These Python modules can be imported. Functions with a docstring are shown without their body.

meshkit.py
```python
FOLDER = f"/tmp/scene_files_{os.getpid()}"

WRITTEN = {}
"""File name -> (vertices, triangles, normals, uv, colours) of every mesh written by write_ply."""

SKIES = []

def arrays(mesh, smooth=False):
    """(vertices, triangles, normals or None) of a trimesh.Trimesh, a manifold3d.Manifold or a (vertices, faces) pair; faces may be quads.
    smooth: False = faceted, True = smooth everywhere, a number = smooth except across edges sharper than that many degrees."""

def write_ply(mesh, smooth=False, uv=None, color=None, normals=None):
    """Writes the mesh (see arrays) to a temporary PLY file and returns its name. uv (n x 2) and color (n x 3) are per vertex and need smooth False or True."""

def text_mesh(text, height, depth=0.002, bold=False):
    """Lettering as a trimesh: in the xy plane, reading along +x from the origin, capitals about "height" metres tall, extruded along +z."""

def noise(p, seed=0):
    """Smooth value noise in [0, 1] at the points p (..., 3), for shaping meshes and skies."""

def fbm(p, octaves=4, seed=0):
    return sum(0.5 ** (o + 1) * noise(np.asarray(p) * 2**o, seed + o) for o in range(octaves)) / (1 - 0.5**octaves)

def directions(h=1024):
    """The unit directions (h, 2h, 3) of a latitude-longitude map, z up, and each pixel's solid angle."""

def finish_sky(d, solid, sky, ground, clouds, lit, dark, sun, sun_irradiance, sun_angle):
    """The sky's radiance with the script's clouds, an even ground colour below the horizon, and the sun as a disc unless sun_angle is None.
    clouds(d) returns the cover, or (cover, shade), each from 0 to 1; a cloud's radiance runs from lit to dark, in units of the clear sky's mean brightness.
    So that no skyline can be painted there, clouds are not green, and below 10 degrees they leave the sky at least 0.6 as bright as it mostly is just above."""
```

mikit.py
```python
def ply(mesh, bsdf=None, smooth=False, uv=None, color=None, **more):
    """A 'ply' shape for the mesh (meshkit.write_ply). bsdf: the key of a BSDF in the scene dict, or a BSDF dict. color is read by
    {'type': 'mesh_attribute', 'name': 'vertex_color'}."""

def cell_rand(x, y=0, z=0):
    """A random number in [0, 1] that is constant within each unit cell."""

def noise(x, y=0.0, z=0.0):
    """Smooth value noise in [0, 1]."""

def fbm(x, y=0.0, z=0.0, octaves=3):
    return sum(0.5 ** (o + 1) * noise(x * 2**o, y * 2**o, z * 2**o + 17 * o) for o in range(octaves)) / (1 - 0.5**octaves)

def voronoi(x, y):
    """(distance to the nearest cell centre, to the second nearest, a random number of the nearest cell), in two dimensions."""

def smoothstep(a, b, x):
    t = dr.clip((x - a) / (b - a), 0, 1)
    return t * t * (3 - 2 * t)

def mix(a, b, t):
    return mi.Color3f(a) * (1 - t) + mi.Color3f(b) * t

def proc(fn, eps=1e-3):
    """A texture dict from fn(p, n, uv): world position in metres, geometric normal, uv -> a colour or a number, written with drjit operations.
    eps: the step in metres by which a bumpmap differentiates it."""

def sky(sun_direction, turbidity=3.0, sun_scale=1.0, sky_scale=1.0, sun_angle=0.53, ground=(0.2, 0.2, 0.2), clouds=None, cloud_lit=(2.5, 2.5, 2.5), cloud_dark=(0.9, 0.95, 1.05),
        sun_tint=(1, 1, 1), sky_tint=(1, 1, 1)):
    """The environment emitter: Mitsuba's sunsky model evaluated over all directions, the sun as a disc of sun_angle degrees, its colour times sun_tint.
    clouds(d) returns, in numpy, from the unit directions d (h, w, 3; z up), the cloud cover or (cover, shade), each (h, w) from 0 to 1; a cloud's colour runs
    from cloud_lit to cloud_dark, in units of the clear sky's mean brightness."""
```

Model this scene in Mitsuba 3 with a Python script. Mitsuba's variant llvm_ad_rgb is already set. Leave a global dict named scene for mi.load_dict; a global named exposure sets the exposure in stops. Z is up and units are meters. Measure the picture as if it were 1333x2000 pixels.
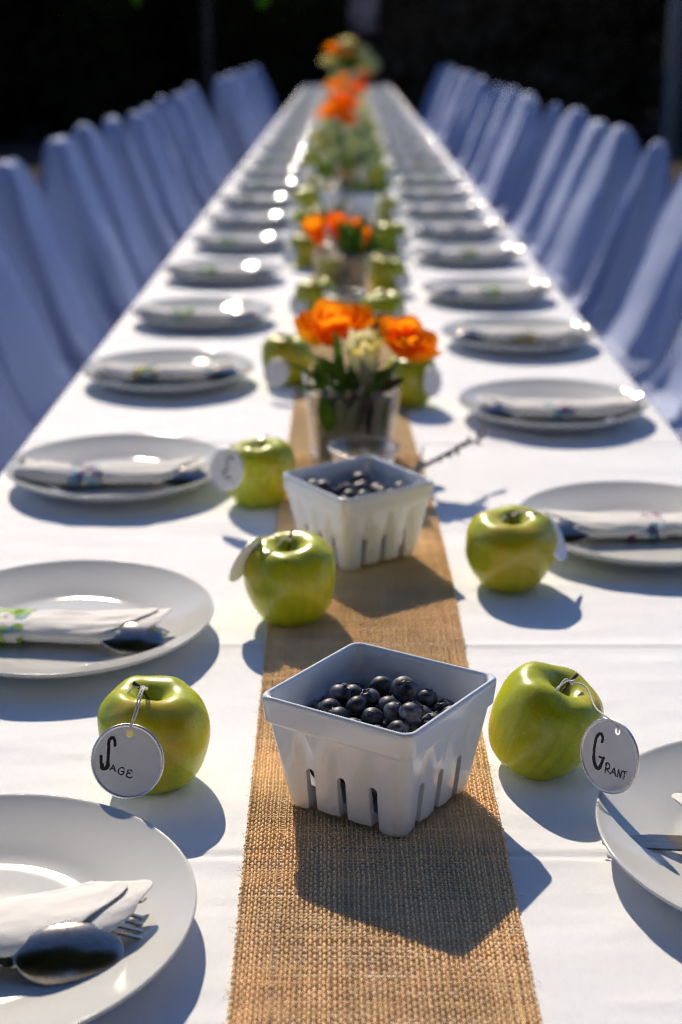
import math, random
import numpy as np, trimesh, drjit as dr, mitsuba as mi, mikit, meshkit
import manifold3d as m3
from shapely.geometry import LineString, Point, Polygon
from shapely import union_all
from mikit import proc, noise, fbm, voronoi, smoothstep, mix, ply

T = mi.ScalarTransform4f
rnd = random.Random(7)
rng = np.random.default_rng(11)
scene, labels = {}, {}

# ------------------------------------------------------------------ camera, sky, exposure
F, CX, CY = 2778.0, 666.5, 1000.0            # focal length in pixels of the 1333 x 2000 photograph
PITCH, YAW = math.atan2(940.0, F), -8.5 / F
TZ = 0.74                                     # table height
CAM = np.array([0.0, 0.0, TZ + 0.55])
FWD = np.array([math.sin(YAW) * math.cos(PITCH), math.cos(YAW) * math.cos(PITCH), -math.sin(PITCH)])
RIGHT = np.array([math.cos(YAW), -math.sin(YAW), 0.0])
UP = np.cross(RIGHT, FWD)
scene['camera'] = {'type': 'thinlens', 'fov': 2 * math.degrees(math.atan(666.5 / F)), 'fov_axis': 'x',
                   'aperture_radius': 0.0056, 'focus_distance': 1.03, 'near_clip': 0.05, 'far_clip': 2000.0,
                   'to_world': T().look_at(origin=CAM.tolist(), target=(CAM + FWD).tolist(), up=[0, 0, 1])}
SUN = np.array([-0.195, 0.765, 0.62])
scene['sky'] = mikit.sky(SUN.tolist(), turbidity=3.0, sun_scale=1.2, sky_tint=(0.87, 0.97, 1.24), sun_tint=(0.945, 0.985, 1.05))
exposure = 1.68


def at(px, py, z):
    """The point that stands z metres along the camera's axis behind pixel (px, py): used to read positions off the photograph."""
    return CAM + z * (FWD + (px - CX) / F * RIGHT - (py - CY) / F * UP)


def on(px, py, h=0.0):
    """The point at height h above the table behind pixel (px, py)."""
    d = FWD + (px - CX) / F * RIGHT - (py - CY) / F * UP
    return CAM + d * ((TZ + h - CAM[2]) / d[2])


# ------------------------------------------------------------------ scene helpers
_n = {}


def key_for(name):
    k = _n.get(name, 0)
    _n[name] = k + 1
    return name if k == 0 else f'{name}_{k:03d}'


def add(key, shape, tw=None):
    scene[key] = shape if tw is None else {**shape, 'to_world': tw}
    return key


def thing(name, label, cat, group=None, kind=None):
    k = key_for(name)
    labels[k] = {'label': label, 'category': cat}
    if group: labels[k]['group'] = group
    if kind: labels[k]['kind'] = kind
    return k


def part(parent, name, shape, tw=None, label=None, kind=None):
    k = key_for(parent + '__' + name)
    add(k, shape, tw)
    if label or kind:
        labels[k] = {}
        if label: labels[k]['label'] = label
        if kind: labels[k]['kind'] = kind
    return k


ORD = ['first', 'second', 'third', 'fourth', 'fifth', 'sixth', 'seventh', 'eighth', 'ninth', 'tenth', 'eleventh', 'twelfth', 'thirteenth',
       'fourteenth', 'fifteenth', 'sixteenth', 'seventeenth', 'eighteenth', 'nineteenth', 'twentieth'] + \
      ['twenty-' + w for w in ['first', 'second', 'third', 'fourth', 'fifth', 'sixth', 'seventh', 'eighth', 'ninth']] + ['thirtieth', 'thirty-first', 'thirty-second', 'thirty-third']


def frame(o, x, y, z):
    m = np.eye(4)
    m[:3, 0], m[:3, 1], m[:3, 2], m[:3, 3] = x, y, z, o
    return T(m)


def unit(v):
    v = np.asarray(v, float)
    return v / np.linalg.norm(v)


# ------------------------------------------------------------------ mesh helpers
def grid_faces(n, m, wrap=False):
    i, j = np.meshgrid(np.arange(n - 1), np.arange(m if wrap else m - 1), indexing='ij')
    k = (j + 1) % m
    return np.stack([i * m + j, i * m + k, (i + 1) * m + k, (i + 1) * m + j], -1).reshape(-1, 4)


def lathe(profile, seg=48, closed=False):
    p = np.asarray(profile, float)
    a = np.arange(seg) * 2 * np.pi / seg
    v = np.stack([p[:, None, 0] * np.cos(a), p[:, None, 0] * np.sin(a), np.broadcast_to(p[:, None, 1], (len(p), seg))], -1).reshape(-1, 3)
    q = grid_faces(len(p), seg, True)
    f = np.vstack([q[:, [0, 1, 2]], q[:, [0, 2, 3]]])
    m = trimesh.Trimesh(v, f, process=False)
    m.merge_vertices(); m.update_faces(m.nondegenerate_faces())
    return m


def spline(pts, n):
    from scipy.interpolate import CubicSpline
    p = np.asarray(pts, float)
    s = np.r_[0, np.cumsum(np.linalg.norm(np.diff(p, axis=0), axis=1))]
    return CubicSpline(s, p)(np.linspace(0, s[-1], n))


def tube(points, radii, sides=6):
    p = np.asarray(points, float)
    r = np.broadcast_to(radii, (len(p),))
    t = np.gradient(p, axis=0); t /= np.linalg.norm(t, axis=1, keepdims=True) + 1e-12
    a = np.cross(t, np.where(np.abs(t[:, 2:]) < 0.9, [0, 0, 1.0], [1.0, 0, 0])); a /= np.linalg.norm(a, axis=1, keepdims=True) + 1e-12
    b = np.cross(t, a)
    g = np.arange(sides) * 2 * np.pi / sides
    v = p[:, None] + r[:, None, None] * (np.cos(g)[None, :, None] * a[:, None] + np.sin(g)[None, :, None] * b[:, None])
    v = np.vstack([v.reshape(-1, 3), p[:1], p[-1:]])
    q = grid_faces(len(p), sides, True)
    n = len(p) * sides
    j = np.arange(sides)
    f = np.vstack([q[:, [0, 1, 2]], q[:, [0, 2, 3]], np.stack([(j + 1) % sides, j, j * 0 + n], 1),
                   np.stack([n - sides + j, n - sides + (j + 1) % sides, j * 0 + n + 1], 1)])
    return trimesh.Trimesh(v, f, process=False)


def sheet(P, thick=0.0):
    """A grid of points (n, m, 3) as a surface, given its thickness downwards along its normals."""
    P = np.asarray(P, float)
    n, m = P.shape[:2]
    q = grid_faces(n, m)
    if not thick:
        return trimesh.Trimesh(P.reshape(-1, 3), np.vstack([q[:, [0, 1, 2]], q[:, [0, 2, 3]]]), process=False)
    N = np.cross(np.gradient(P, axis=0), np.gradient(P, axis=1)); N /= np.linalg.norm(N, axis=2, keepdims=True) + 1e-12
    B = P - N * thick
    v = np.vstack([P.reshape(-1, 3), B.reshape(-1, 3)])
    o = n * m
    I = np.arange(o).reshape(n, m)
    ring = np.r_[I[0, :], I[1:, -1], I[-1, -2::-1], I[-2:0:-1, 0]]
    r2 = np.roll(ring, -1)
    side = np.stack([ring, r2, r2 + o, ring + o], 1)
    Q = np.vstack([q, q[:, ::-1] + o, side[:, ::-1]])
    return trimesh.Trimesh(v, np.vstack([Q[:, [0, 1, 2]], Q[:, [0, 2, 3]]]), process=False)


def man(mesh):
    return m3.Manifold(m3.Mesh(np.asarray(mesh.vertices, np.float32), np.asarray(mesh.faces, np.uint32)))


def tri(m):
    k = m.to_mesh()
    return trimesh.Trimesh(k.vert_properties[:, :3], k.tri_verts, process=False)


def cat(ms):
    return trimesh.util.concatenate(ms)


def moved(m, M=None, t=None, s=None):
    m = m.copy()
    if s is not None: m.apply_scale(s)
    if M is not None: m.apply_transform(M)
    if t is not None: m.apply_translation(t)
    return m


def mirror(m):
    m = m.copy(); m.vertices = m.vertices * [-1, 1, 1]; m.faces = m.faces[:, ::-1]
    return m


def align(z, spin=0.0):
    z = unit(z)
    x = np.cross([0, 1, 0] if abs(z[1]) < 0.9 else [1, 0, 0], z); x = unit(x)
    y = np.cross(z, x)
    M = np.eye(4)
    c, s = math.cos(spin), math.sin(spin)
    M[:3, 0], M[:3, 1], M[:3, 2] = c * x + s * y, -s * x + c * y, z
    return M


# ------------------------------------------------------------------ materials
def two(d): return {'type': 'twosided', 'bsdf': d}
def rgb(*c): return {'type': 'rgb', 'value': list(c)}


def pr(color, rough=0.5, spec=0.5, **k):
    return two({'type': 'principled', 'base_color': color if isinstance(color, dict) else rgb(*color), 'roughness': rough, 'specular': spec, **k})


def cloth_bump(p, n, uv):
    return (noise(p.x * 1500, p.y * 1500, p.z * 900) * 0.5 + noise(p.x * 420, p.y * 900, p.z * 420)) * 0.00010 + fbm(p.x * 60, p.y * 60, p.z * 60) * 0.0004


def linen_color(p, n, uv):
    g = fbm(p.x * 9, p.y * 9, p.z * 9)
    t = noise(p.x * 900, p.y * 350, p.z * 350)
    return mix((0.70, 0.735, 0.80), (0.77, 0.80, 0.85), g) * (0.96 + 0.05 * t)


scene['linen'] = two({'type': 'bumpmap', 'arbitrary': proc(cloth_bump, 4e-4), 'scale': 1.0,
                      'bsdf': {'type': 'principled', 'base_color': proc(linen_color), 'roughness': 0.7, 'specular': 0.12, 'sheen': 0.6}})
scene['shade_blue_cover_cloth'] = two({'type': 'bumpmap', 'arbitrary': proc(lambda p, n, uv: fbm(p.x * 22, p.y * 22, p.z * 7) * 0.004), 'scale': 1.0,
                            'bsdf': {'type': 'principled', 'base_color': rgb(0.36, 0.43, 0.63), 'roughness': 0.7, 'specular': 0.15}})  # white cloth; the blue of its shade is put into the base colour
scene['napkin_paper'] = two({'type': 'bumpmap', 'arbitrary': proc(lambda p, n, uv: fbm(p.x * 160, p.y * 160, p.z * 160) * 0.0007 + dr.sin((p.x + p.y) * 3600) * dr.sin((p.x - p.y) * 3600) * 0.00006, 2e-4), 'scale': 1.0,
                             'bsdf': {'type': 'diffuse', 'reflectance': rgb(0.82, 0.81, 0.79)}})
scene['porcelain'] = two({'type': 'roughplastic', 'diffuse_reflectance': rgb(0.77, 0.78, 0.775), 'alpha': 0.018, 'nonlinear': True})
scene['stoneware'] = two({'type': 'roughplastic', 'diffuse_reflectance': rgb(0.79, 0.83, 0.875), 'alpha': 0.022, 'int_ior': 1.6, 'nonlinear': False})


def apple_color(p, n, uv):
    a, t = uv.x * 6.2831853, uv.y
    cx, cy = dr.cos(a), dr.sin(a)
    big = fbm(p.x * 28, p.y * 28, p.z * 28)
    streak = noise(cx * 14 + 31, cy * 14 + 9, t * 2.5)
    c = mix((0.245, 0.315, 0.002), (0.47, 0.49, 0.006), 0.55 * big + 0.45 * streak)
    blush = smoothstep(0.52, 0.70, fbm(p.x * 21 + 4, p.y * 21 + 8, p.z * 14))
    c = mix(c, (0.46, 0.34, 0.008), 0.7 * blush)
    c = mix(c, (0.16, 0.25, 0.012), 0.8 * smoothstep(0.88, 0.97, t))
    d, d2, r = voronoi(a * 14.0, t * 34.0)
    c = mix(c, (0.55, 0.6, 0.2), 0.75 * (1 - smoothstep(0.05, 0.18, d)) * smoothstep(0.45, 0.6, r))
    e, e2, q = voronoi(a * 4.0 + 5, t * 9.0)
    return mix(c, (0.22, 0.12, 0.02), 0.75 * (1 - smoothstep(0.02, 0.10, e + 0.06 * noise(a * 60, t * 160))) * smoothstep(0.86, 0.9, q))


scene['apple_skin'] = two({'type': 'principled', 'base_color': proc(apple_color), 'roughness': 0.30, 'specular': 0.45, 'clearcoat': 0.4, 'clearcoat_gloss': 0.96})
scene['stem_wood'] = pr((0.07, 0.04, 0.02), 0.7)
scene['tag_card'] = pr(proc(lambda p, n, uv: mix((0.76, 0.745, 0.73), (0.86, 0.84, 0.82), fbm(p.x * 120, p.y * 120, p.z * 120))), 0.6, 0.3)
scene['tag_rim'] = two({'type': 'roughconductor', 'material': 'Al', 'alpha': 0.25})
scene['ink'] = pr((0.012, 0.008, 0.012), 0.5)
scene['cotton_string'] = pr((0.70, 0.70, 0.66), 0.8, 0.2)
scene['steel'] = two({'type': 'principled', 'base_color': proc(lambda p, n, uv: mix((0.31, 0.285, 0.26), (0.43, 0.40, 0.37), noise(p.x * 200, p.y * 900, p.z * 200))), 'metallic': 1.0, 'roughness': 0.20})


def burlap_color(p, n, uv):
    t = fbm(p.x * 260, p.y * 260, p.z * 260)
    u = fbm(p.x * 14, p.y * 14, 0)
    return mix((0.52, 0.33, 0.145), (0.90, 0.69, 0.42), 0.25 + 0.6 * t) * (0.72 + 0.5 * u)


scene['jute_thread'] = two({'type': 'diffuse', 'reflectance': proc(lambda p, n, uv: burlap_color(p, n, uv) * (0.95 + 0.55 * uv.x))})
scene['jute_far'] = two({'type': 'bumpmap', 'arbitrary': proc(lambda p, n, uv: (dr.sin(p.x * 1850) * dr.sin(p.y * 1850)) * 0.0004, 3e-4), 'scale': 1.0,
                         'bsdf': {'type': 'diffuse', 'reflectance': proc(lambda p, n, uv: burlap_color(p, n, uv) * (0.85 + 0.25 * dr.sin(p.x * 1850) * dr.sin(p.y * 1850)))}})
scene['glass'] = {'type': 'thindielectric', 'int_ior': 1.5}
scene['wax'] = pr((0.62, 0.60, 0.52), 0.5)


def thin(color, trans=0.6, rough=0.5):
    return {'type': 'principledthin', 'base_color': color if isinstance(color, dict) else rgb(*color), 'roughness': rough, 'diff_trans': trans, 'eta': 1.4}


scene['petal_orange'] = thin(proc(lambda p, n, uv: mix((1.0, 0.24, 0.004), (1.0, 0.43, 0.015), fbm(p.x * 70, p.y * 70, p.z * 70) * 0.7 + 0.5 * uv.y - 0.1)), 1.4)
scene['petal_red_orange'] = thin(proc(lambda p, n, uv: mix((0.98, 0.10, 0.01), (1.0, 0.32, 0.01), fbm(p.x * 70, p.y * 70, p.z * 70))), 1.3)
scene['petal_cream'] = thin(proc(lambda p, n, uv: mix((0.85, 0.82, 0.52), (0.90, 0.68, 0.10), smoothstep(0.70, 1.0, uv.y) * smoothstep(0.35, 0.6, noise(p.x * 40, p.y * 40, p.z * 10)))), 0.8)
scene['petal_green'] = thin(proc(lambda p, n, uv: mix((0.42, 0.52, 0.20), (0.72, 0.76, 0.45), fbm(p.x * 90, p.y * 90, p.z * 90))), 0.6)
scene['petal_pink'] = thin((0.85, 0.12, 0.16), 0.8)
scene['leaf_green'] = thin(proc(lambda p, n, uv: mix((0.025, 0.075, 0.012), (0.10, 0.19, 0.025), fbm(p.x * 60, p.y * 60, p.z * 60))), 0.5, 0.4)
scene['leaf_grey'] = thin(proc(lambda p, n, uv: mix((0.10, 0.12, 0.09), (0.20, 0.22, 0.18), fbm(p.x * 90, p.y * 90, p.z * 90))), 0.2, 0.55)
scene['leaf_wrap'] = pr(proc(lambda p, n, uv: mix((0.09, 0.088, 0.085), (0.27, 0.26, 0.255), fbm(p.x * 50, p.y * 50, p.z * 90))), 0.35, 0.5)
scene['leaf_dark'] = thin((0.035, 0.03, 0.02), 0.2, 0.5)
scene['flower_stem'] = pr((0.05, 0.10, 0.025), 0.5)
scene['dark_berry'] = pr((0.03, 0.004, 0.010), 0.16, 0.6)
scene['cherry_skin'] = pr((0.06, 0.004, 0.010), 0.16, 0.6)


def blue_color(p, n, uv):
    g = fbm(p.x * 170, p.y * 170, p.z * 170)
    s = noise(p.x * 900, p.y * 900, p.z * 900)
    return mix((0.010, 0.011, 0.022), (0.12, 0.135, 0.19), smoothstep(0.36, 0.70, g) * (0.55 + 0.45 * s))


scene['blueberry_skin'] = two({'type': 'principled', 'base_color': proc(blue_color), 'roughness': 0.48, 'specular': 0.5})
scene['twig_bark'] = pr(proc(lambda p, n, uv: mix((0.16, 0.14, 0.13), (0.46, 0.42, 0.41), noise(p.x * 300, p.y * 300, p.z * 300))), 0.7)
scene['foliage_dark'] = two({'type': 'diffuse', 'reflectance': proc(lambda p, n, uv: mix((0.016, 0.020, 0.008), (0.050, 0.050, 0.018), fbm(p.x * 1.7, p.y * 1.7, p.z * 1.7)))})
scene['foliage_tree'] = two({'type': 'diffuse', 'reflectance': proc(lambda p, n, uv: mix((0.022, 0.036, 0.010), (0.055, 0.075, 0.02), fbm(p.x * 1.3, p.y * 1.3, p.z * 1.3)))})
scene['foliage_dry'] = two({'type': 'diffuse', 'reflectance': proc(lambda p, n, uv: mix((0.05, 0.04, 0.02), (0.17, 0.12, 0.075), fbm(p.x * 2.6, p.y * 2.6, p.z * 2.6)))})
scene['leaf_backlit'] = thin((0.03, 0.10, 0.008), 0.6, 0.5)
scene['bark'] = two({'type': 'diffuse', 'reflectance': proc(lambda p, n, uv: mix((0.05, 0.038, 0.028), (0.14, 0.11, 0.085), fbm(p.x * 18, p.y * 18, p.z * 4)))})
scene['grey_post_paint'] = two({'type': 'diffuse', 'reflectance': proc(lambda p, n, uv: mix((0.22, 0.21, 0.20), (0.40, 0.38, 0.37), fbm(p.x * 14, p.y * 14, p.z * 3)))})
scene['sign_paint'] = two({'type': 'diffuse', 'reflectance': proc(lambda p, n, uv: mix((0.56, 0.40, 0.39), (0.68, 0.48, 0.46), fbm(p.x * 6, p.y * 6, p.z * 6)))})
scene['table_plastic'] = pr((0.5, 0.5, 0.48), 0.5)
scene['table_steel'] = pr((0.2, 0.2, 0.21), 0.4, metallic=0.8)


def soil_color(p, n, uv):
    a = fbm(p.x * 2.3, p.y * 2.3, 0); b = noise(p.x * 45, p.y * 45, 0); d, d2, r = voronoi(p.x * 28, p.y * 28)
    c = mix((0.055, 0.045, 0.036), (0.12, 0.10, 0.085), 0.5 * a + 0.3 * b + 0.2 * r)
    return c


scene['soil'] = two({'type': 'bumpmap', 'arbitrary': proc(lambda p, n, uv: noise(p.x * 45, p.y * 45, 0) * 0.01, 4e-3), 'scale': 1.0,
                     'bsdf': {'type': 'diffuse', 'reflectance': proc(soil_color)}})


def print_paper(a, b, c):
    def fn(p, n, uv):
        d, d2, r = voronoi(p.x * 95, (p.y + p.z * 1.3) * 95)
        k = mix((0.78, 0.77, 0.75), a, smoothstep(0.30, 0.34, r))
        k = mix(k, b, smoothstep(0.55, 0.58, r))
        k = mix(k, c, smoothstep(0.80, 0.83, r))
        line = smoothstep(0.55, 0.72, noise(p.x * 700, (p.y + p.z) * 420, 0)) * smoothstep(0.4, 0.6, noise(p.x * 90, (p.y + p.z) * 90, 3))
        return mix(k, (0.05, 0.05, 0.09), 0.8 * line)
    return two({'type': 'diffuse', 'reflectance': proc(fn)})


scene['print_green'] = print_paper((0.22, 0.42, 0.06), (0.42, 0.58, 0.22), (0.30, 0.48, 0.50))
scene['print_blue'] = print_paper((0.12, 0.12, 0.26), (0.20, 0.46, 0.62), (0.34, 0.14, 0.26))
scene['print_yellow'] = print_paper((0.62, 0.46, 0.08), (0.16, 0.30, 0.40), (0.30, 0.42, 0.12))

# ------------------------------------------------------------------ ground
gx = np.r_[-300, -60, np.linspace(-24, 24, 49), 60, 300]
gy = np.r_[-300, -60, np.linspace(-12, 36, 49), 90, 400]
X, Y = np.meshgrid(gx, gy)
Z = 0.03 * (meshkit.fbm(np.stack([X * 0.35, Y * 0.35, X * 0], -1)) - 0.5)
add('ground', ply(sheet(np.stack([X, Y, Z - 0.012], -1).transpose(1, 0, 2)), 'soil', True))
labels['ground'] = {'label': 'dark trodden soil under the trees and the long table', 'category': 'ground', 'kind': 'structure'}

# ------------------------------------------------------------------ table and cloth
XL, XR, Y0, Y1 = -0.452, 0.478, 0.18, 16.0
tb = thing('long_table', 'long banquet table hidden under the white tablecloth', 'table')
part(tb, 'tabletop', ply(moved(trimesh.creation.box([XR - XL - 0.02, Y1 - Y0 - 0.02, 0.03]), t=[(XL + XR) / 2, (Y0 + Y1) / 2, TZ - 0.025]), 'table_plastic'))
for y in np.linspace(Y0 + 0.2, Y1 - 0.2, 9):
    for x in (XL + 0.07, XR - 0.07):
        part(tb, 'leg', ply(moved(trimesh.creation.cylinder(0.016, TZ - 0.04, sections=10), t=[x, y, (TZ - 0.04) / 2]), 'table_steel', 40))

CREASE = [0.869, 1.231, 1.575, 1.93, 2.28, 2.63, 3.10, 3.48]


def cloth_z(x, y):
    """Height of the cloth over the flat table: pressed fold lines, faint waves."""
    P = np.stack([x, y, np.zeros_like(x)], -1)
    z = 0.0026 * (meshkit.fbm(P * [5, 5, 1], 3, 3) - 0.5) + 0.0016 * (meshkit.fbm(P * [7, 26, 1], 3, 5) - 0.5) * np.clip(2.2 - 0.2 * y, 0.4, 2)
    for i, c in enumerate(CREASE):
        cc = c + 0.004 * (meshkit.noise(P * [3, 0, 0] + [0, i * 7.1, 0], 1) - 0.5)
        w = 0.0042
        d = (y - cc) / w
        s = (1 if i % 2 else -1) * (0.75 + 0.5 * meshkit.noise(P * [4, 0, 0] + [9, i * 3.3, 0], 2))
        z = z + 0.0014 * s * np.exp(-d * d) + 0.0012 * np.exp(-(d / 4) ** 2)
    for c in (-0.29, 0.30):
        z = z + 0.0006 * np.exp(-((x - c) / 0.004) ** 2)
    return z


ys = np.r_[np.arange(Y0, 0.55, 0.02), np.arange(0.55, 2.4, 0.0028), np.arange(2.4, 4.2, 0.008), np.arange(4.2, Y1, 0.05), Y1]
top = np.r_[XL, XL + 0.004, np.linspace(XL + 0.02, XR - 0.02, 84), XR - 0.004, XR]
drop = np.array([0.005, 0.02, 0.05, 0.1, 0.17, 0.25, 0.33, 0.42, 0.5, 0.56])
nx = len(top)
S = np.zeros((len(ys), nx + 2 * len(drop), 3))
Xg, Yg = np.meshgrid(top, ys)
S[:, len(drop):len(drop) + nx] = np.stack([Xg, Yg, TZ + cloth_z(Xg, Yg)], -1)
S[:, len(drop), 2] = S[:, len(drop) + nx - 1, 2] = TZ - 0.002
for side, x0, cols in ((-1, XL, range(len(drop) - 1, -1, -1)), (1, XR, range(len(drop) + nx, len(drop) * 2 + nx))):
    for d, c in zip(drop, cols):
        fold = np.sin(ys * 9 + 1.7 * np.sin(ys * 2.3) + side) * 0.5 + 0.5
        out = 0.004 + 0.05 * (d / 0.56) ** 1.3 * fold + 0.01 * d
        S[:, c] = np.stack([np.full_like(ys, x0) + side * out, ys, np.full_like(ys, TZ - d)], -1)
w = np.linspace(0, 1, S.shape[1])[None, :, None]


def end_flap(row, direction):
    out = []
    for d in drop:
        q = row.copy(); h = np.minimum(q[:, 2], TZ - d)
        q[:, 1] += direction * (0.004 + 0.035 * d * (1.2 + np.sin(q[:, 0] * 24)))
        q[:, 2] = h
        out.append(q)
    return np.array(out)


S = np.concatenate([end_flap(S[0], -1)[::-1], S, end_flap(S[-1], 1)], 0)
add('tablecloth', ply(sheet(S.transpose(1, 0, 2)), 'linen', True))
labels['tablecloth'] = {'label': 'white linen cloth with fold creases covering the whole long table', 'category': 'tablecloth'}

# ------------------------------------------------------------------ burlap runner, woven thread by thread near the camera
run = thing('burlap_runner', 'coarse tan burlap runner with ragged edges along the middle of the table', 'table runner')


def run_l(y): return np.interp(y, [0.3, 0.6, 0.8, 1.2, 1.6, 2.2, 3, 16], [-0.064, -0.0665, -0.069, -0.0735, -0.0795, -0.081, -0.08, -0.08])
def run_r(y): return np.interp(y, [0.3, 0.6, 0.8, 1.2, 1.4, 1.65, 2.05, 3, 16], [0.115, 0.1145, 0.1135, 0.111, 0.1125, 0.107, 0.094, 0.09, 0.09])


def run_z(x, y):
    P = np.stack([x, y, np.zeros_like(x)], -1)
    return TZ + 0.0012 + 0.0022 * meshkit.fbm(P * [9, 22, 1], 3, 9) + np.maximum(cloth_z(x, y), 0)


def threads(path, w, h, tone):
    """Many threads at once: path (k, n, 3), flat elliptical section w x h along side (k, n, 3)."""
    k, n = path.shape[:2]
    t = np.gradient(path, axis=1); t /= np.linalg.norm(t, axis=2, keepdims=True) + 1e-12
    a = np.cross(t, [0, 0, 1.0]); a /= np.linalg.norm(a, axis=2, keepdims=True) + 1e-12
    b = np.cross(a, t)
    sides = 4
    g = np.arange(sides) * 2 * np.pi / sides
    v = path[:, :, None] + w[..., None, None] * np.cos(g)[None, None, :, None] * a[:, :, None] + h * np.sin(g)[None, None, :, None] * b[:, :, None]
    q = grid_faces(n, sides, True)
    q = (q[None] + (np.arange(k) * n * sides)[:, None, None]).reshape(-1, 4)
    uv = np.stack([np.repeat(tone, n * sides), np.zeros(k * n * sides)], 1)
    return v.reshape(-1, 3), q, uv


YN0, YN1 = 0.60, 1.86
NW = 62                                                 # warp threads, closer together at the selvages
s = np.linspace(-1, 1, NW); s = np.sign(s) * (0.82 * np.abs(s) + 0.18 * (1 - (1 - np.abs(s)) ** 2))
s = s + rng.normal(0, 0.004, NW); s = np.sort(s); s = (s - s[0]) / (s[-1] - s[0])
PW = 0.0031
yw = np.arange(YN0, YN1, PW); yw = yw + rng.normal(0, 0.00028, len(yw)); NF = len(yw)
drift = np.cumsum(rng.normal(0, 1, (NF,))); drift = 0.004 * drift / (np.abs(drift).max() + 1e-9)
# weft: crosses every warp thread and leaves ragged ends
cols = np.linspace(0, NW - 1, 2 * NW - 1)
sx = np.interp(cols, np.arange(NW), s)
ends = np.abs(rng.normal(0, 0.0006, (NF, 2))) + 0.0004
ye = yw[:, None] + 0.0
xw = run_l(ye) + (run_r(ye) - run_l(ye)) * sx[None]
xw = np.concatenate([xw[:, :1] - ends[:, :1], xw, xw[:, -1:] + ends[:, 1:]], 1)
cc = np.r_[0, cols, NW - 1]
wob = 0.0011 * (meshkit.noise(np.stack([xw * 60, np.repeat(yw[:, None], xw.shape[1], 1) * 40, xw * 0], -1), 4) - 0.5)
bow = 0.010 * (meshkit.fbm(np.stack([xw * 9, np.repeat(yw[:, None], xw.shape[1], 1) * 3, xw * 0], -1), 2, 8) - 0.5)
yy = np.repeat(yw[:, None], xw.shape[1], 1) + wob + bow
A = 0.00058
over = np.cos(np.pi * (cc[None] + np.arange(NF)[:, None]))
zz = run_z(xw, yy) + A * over
zz[:, 0] -= 0.0012; zz[:, -1] -= 0.0012
thick = 0.00088 * (0.75 + 0.5 * meshkit.noise(np.stack([xw * 45, yy * 300, xw * 0], -1), 6)) * rng.uniform(0.8, 1.18, (NF, 1))
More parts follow.
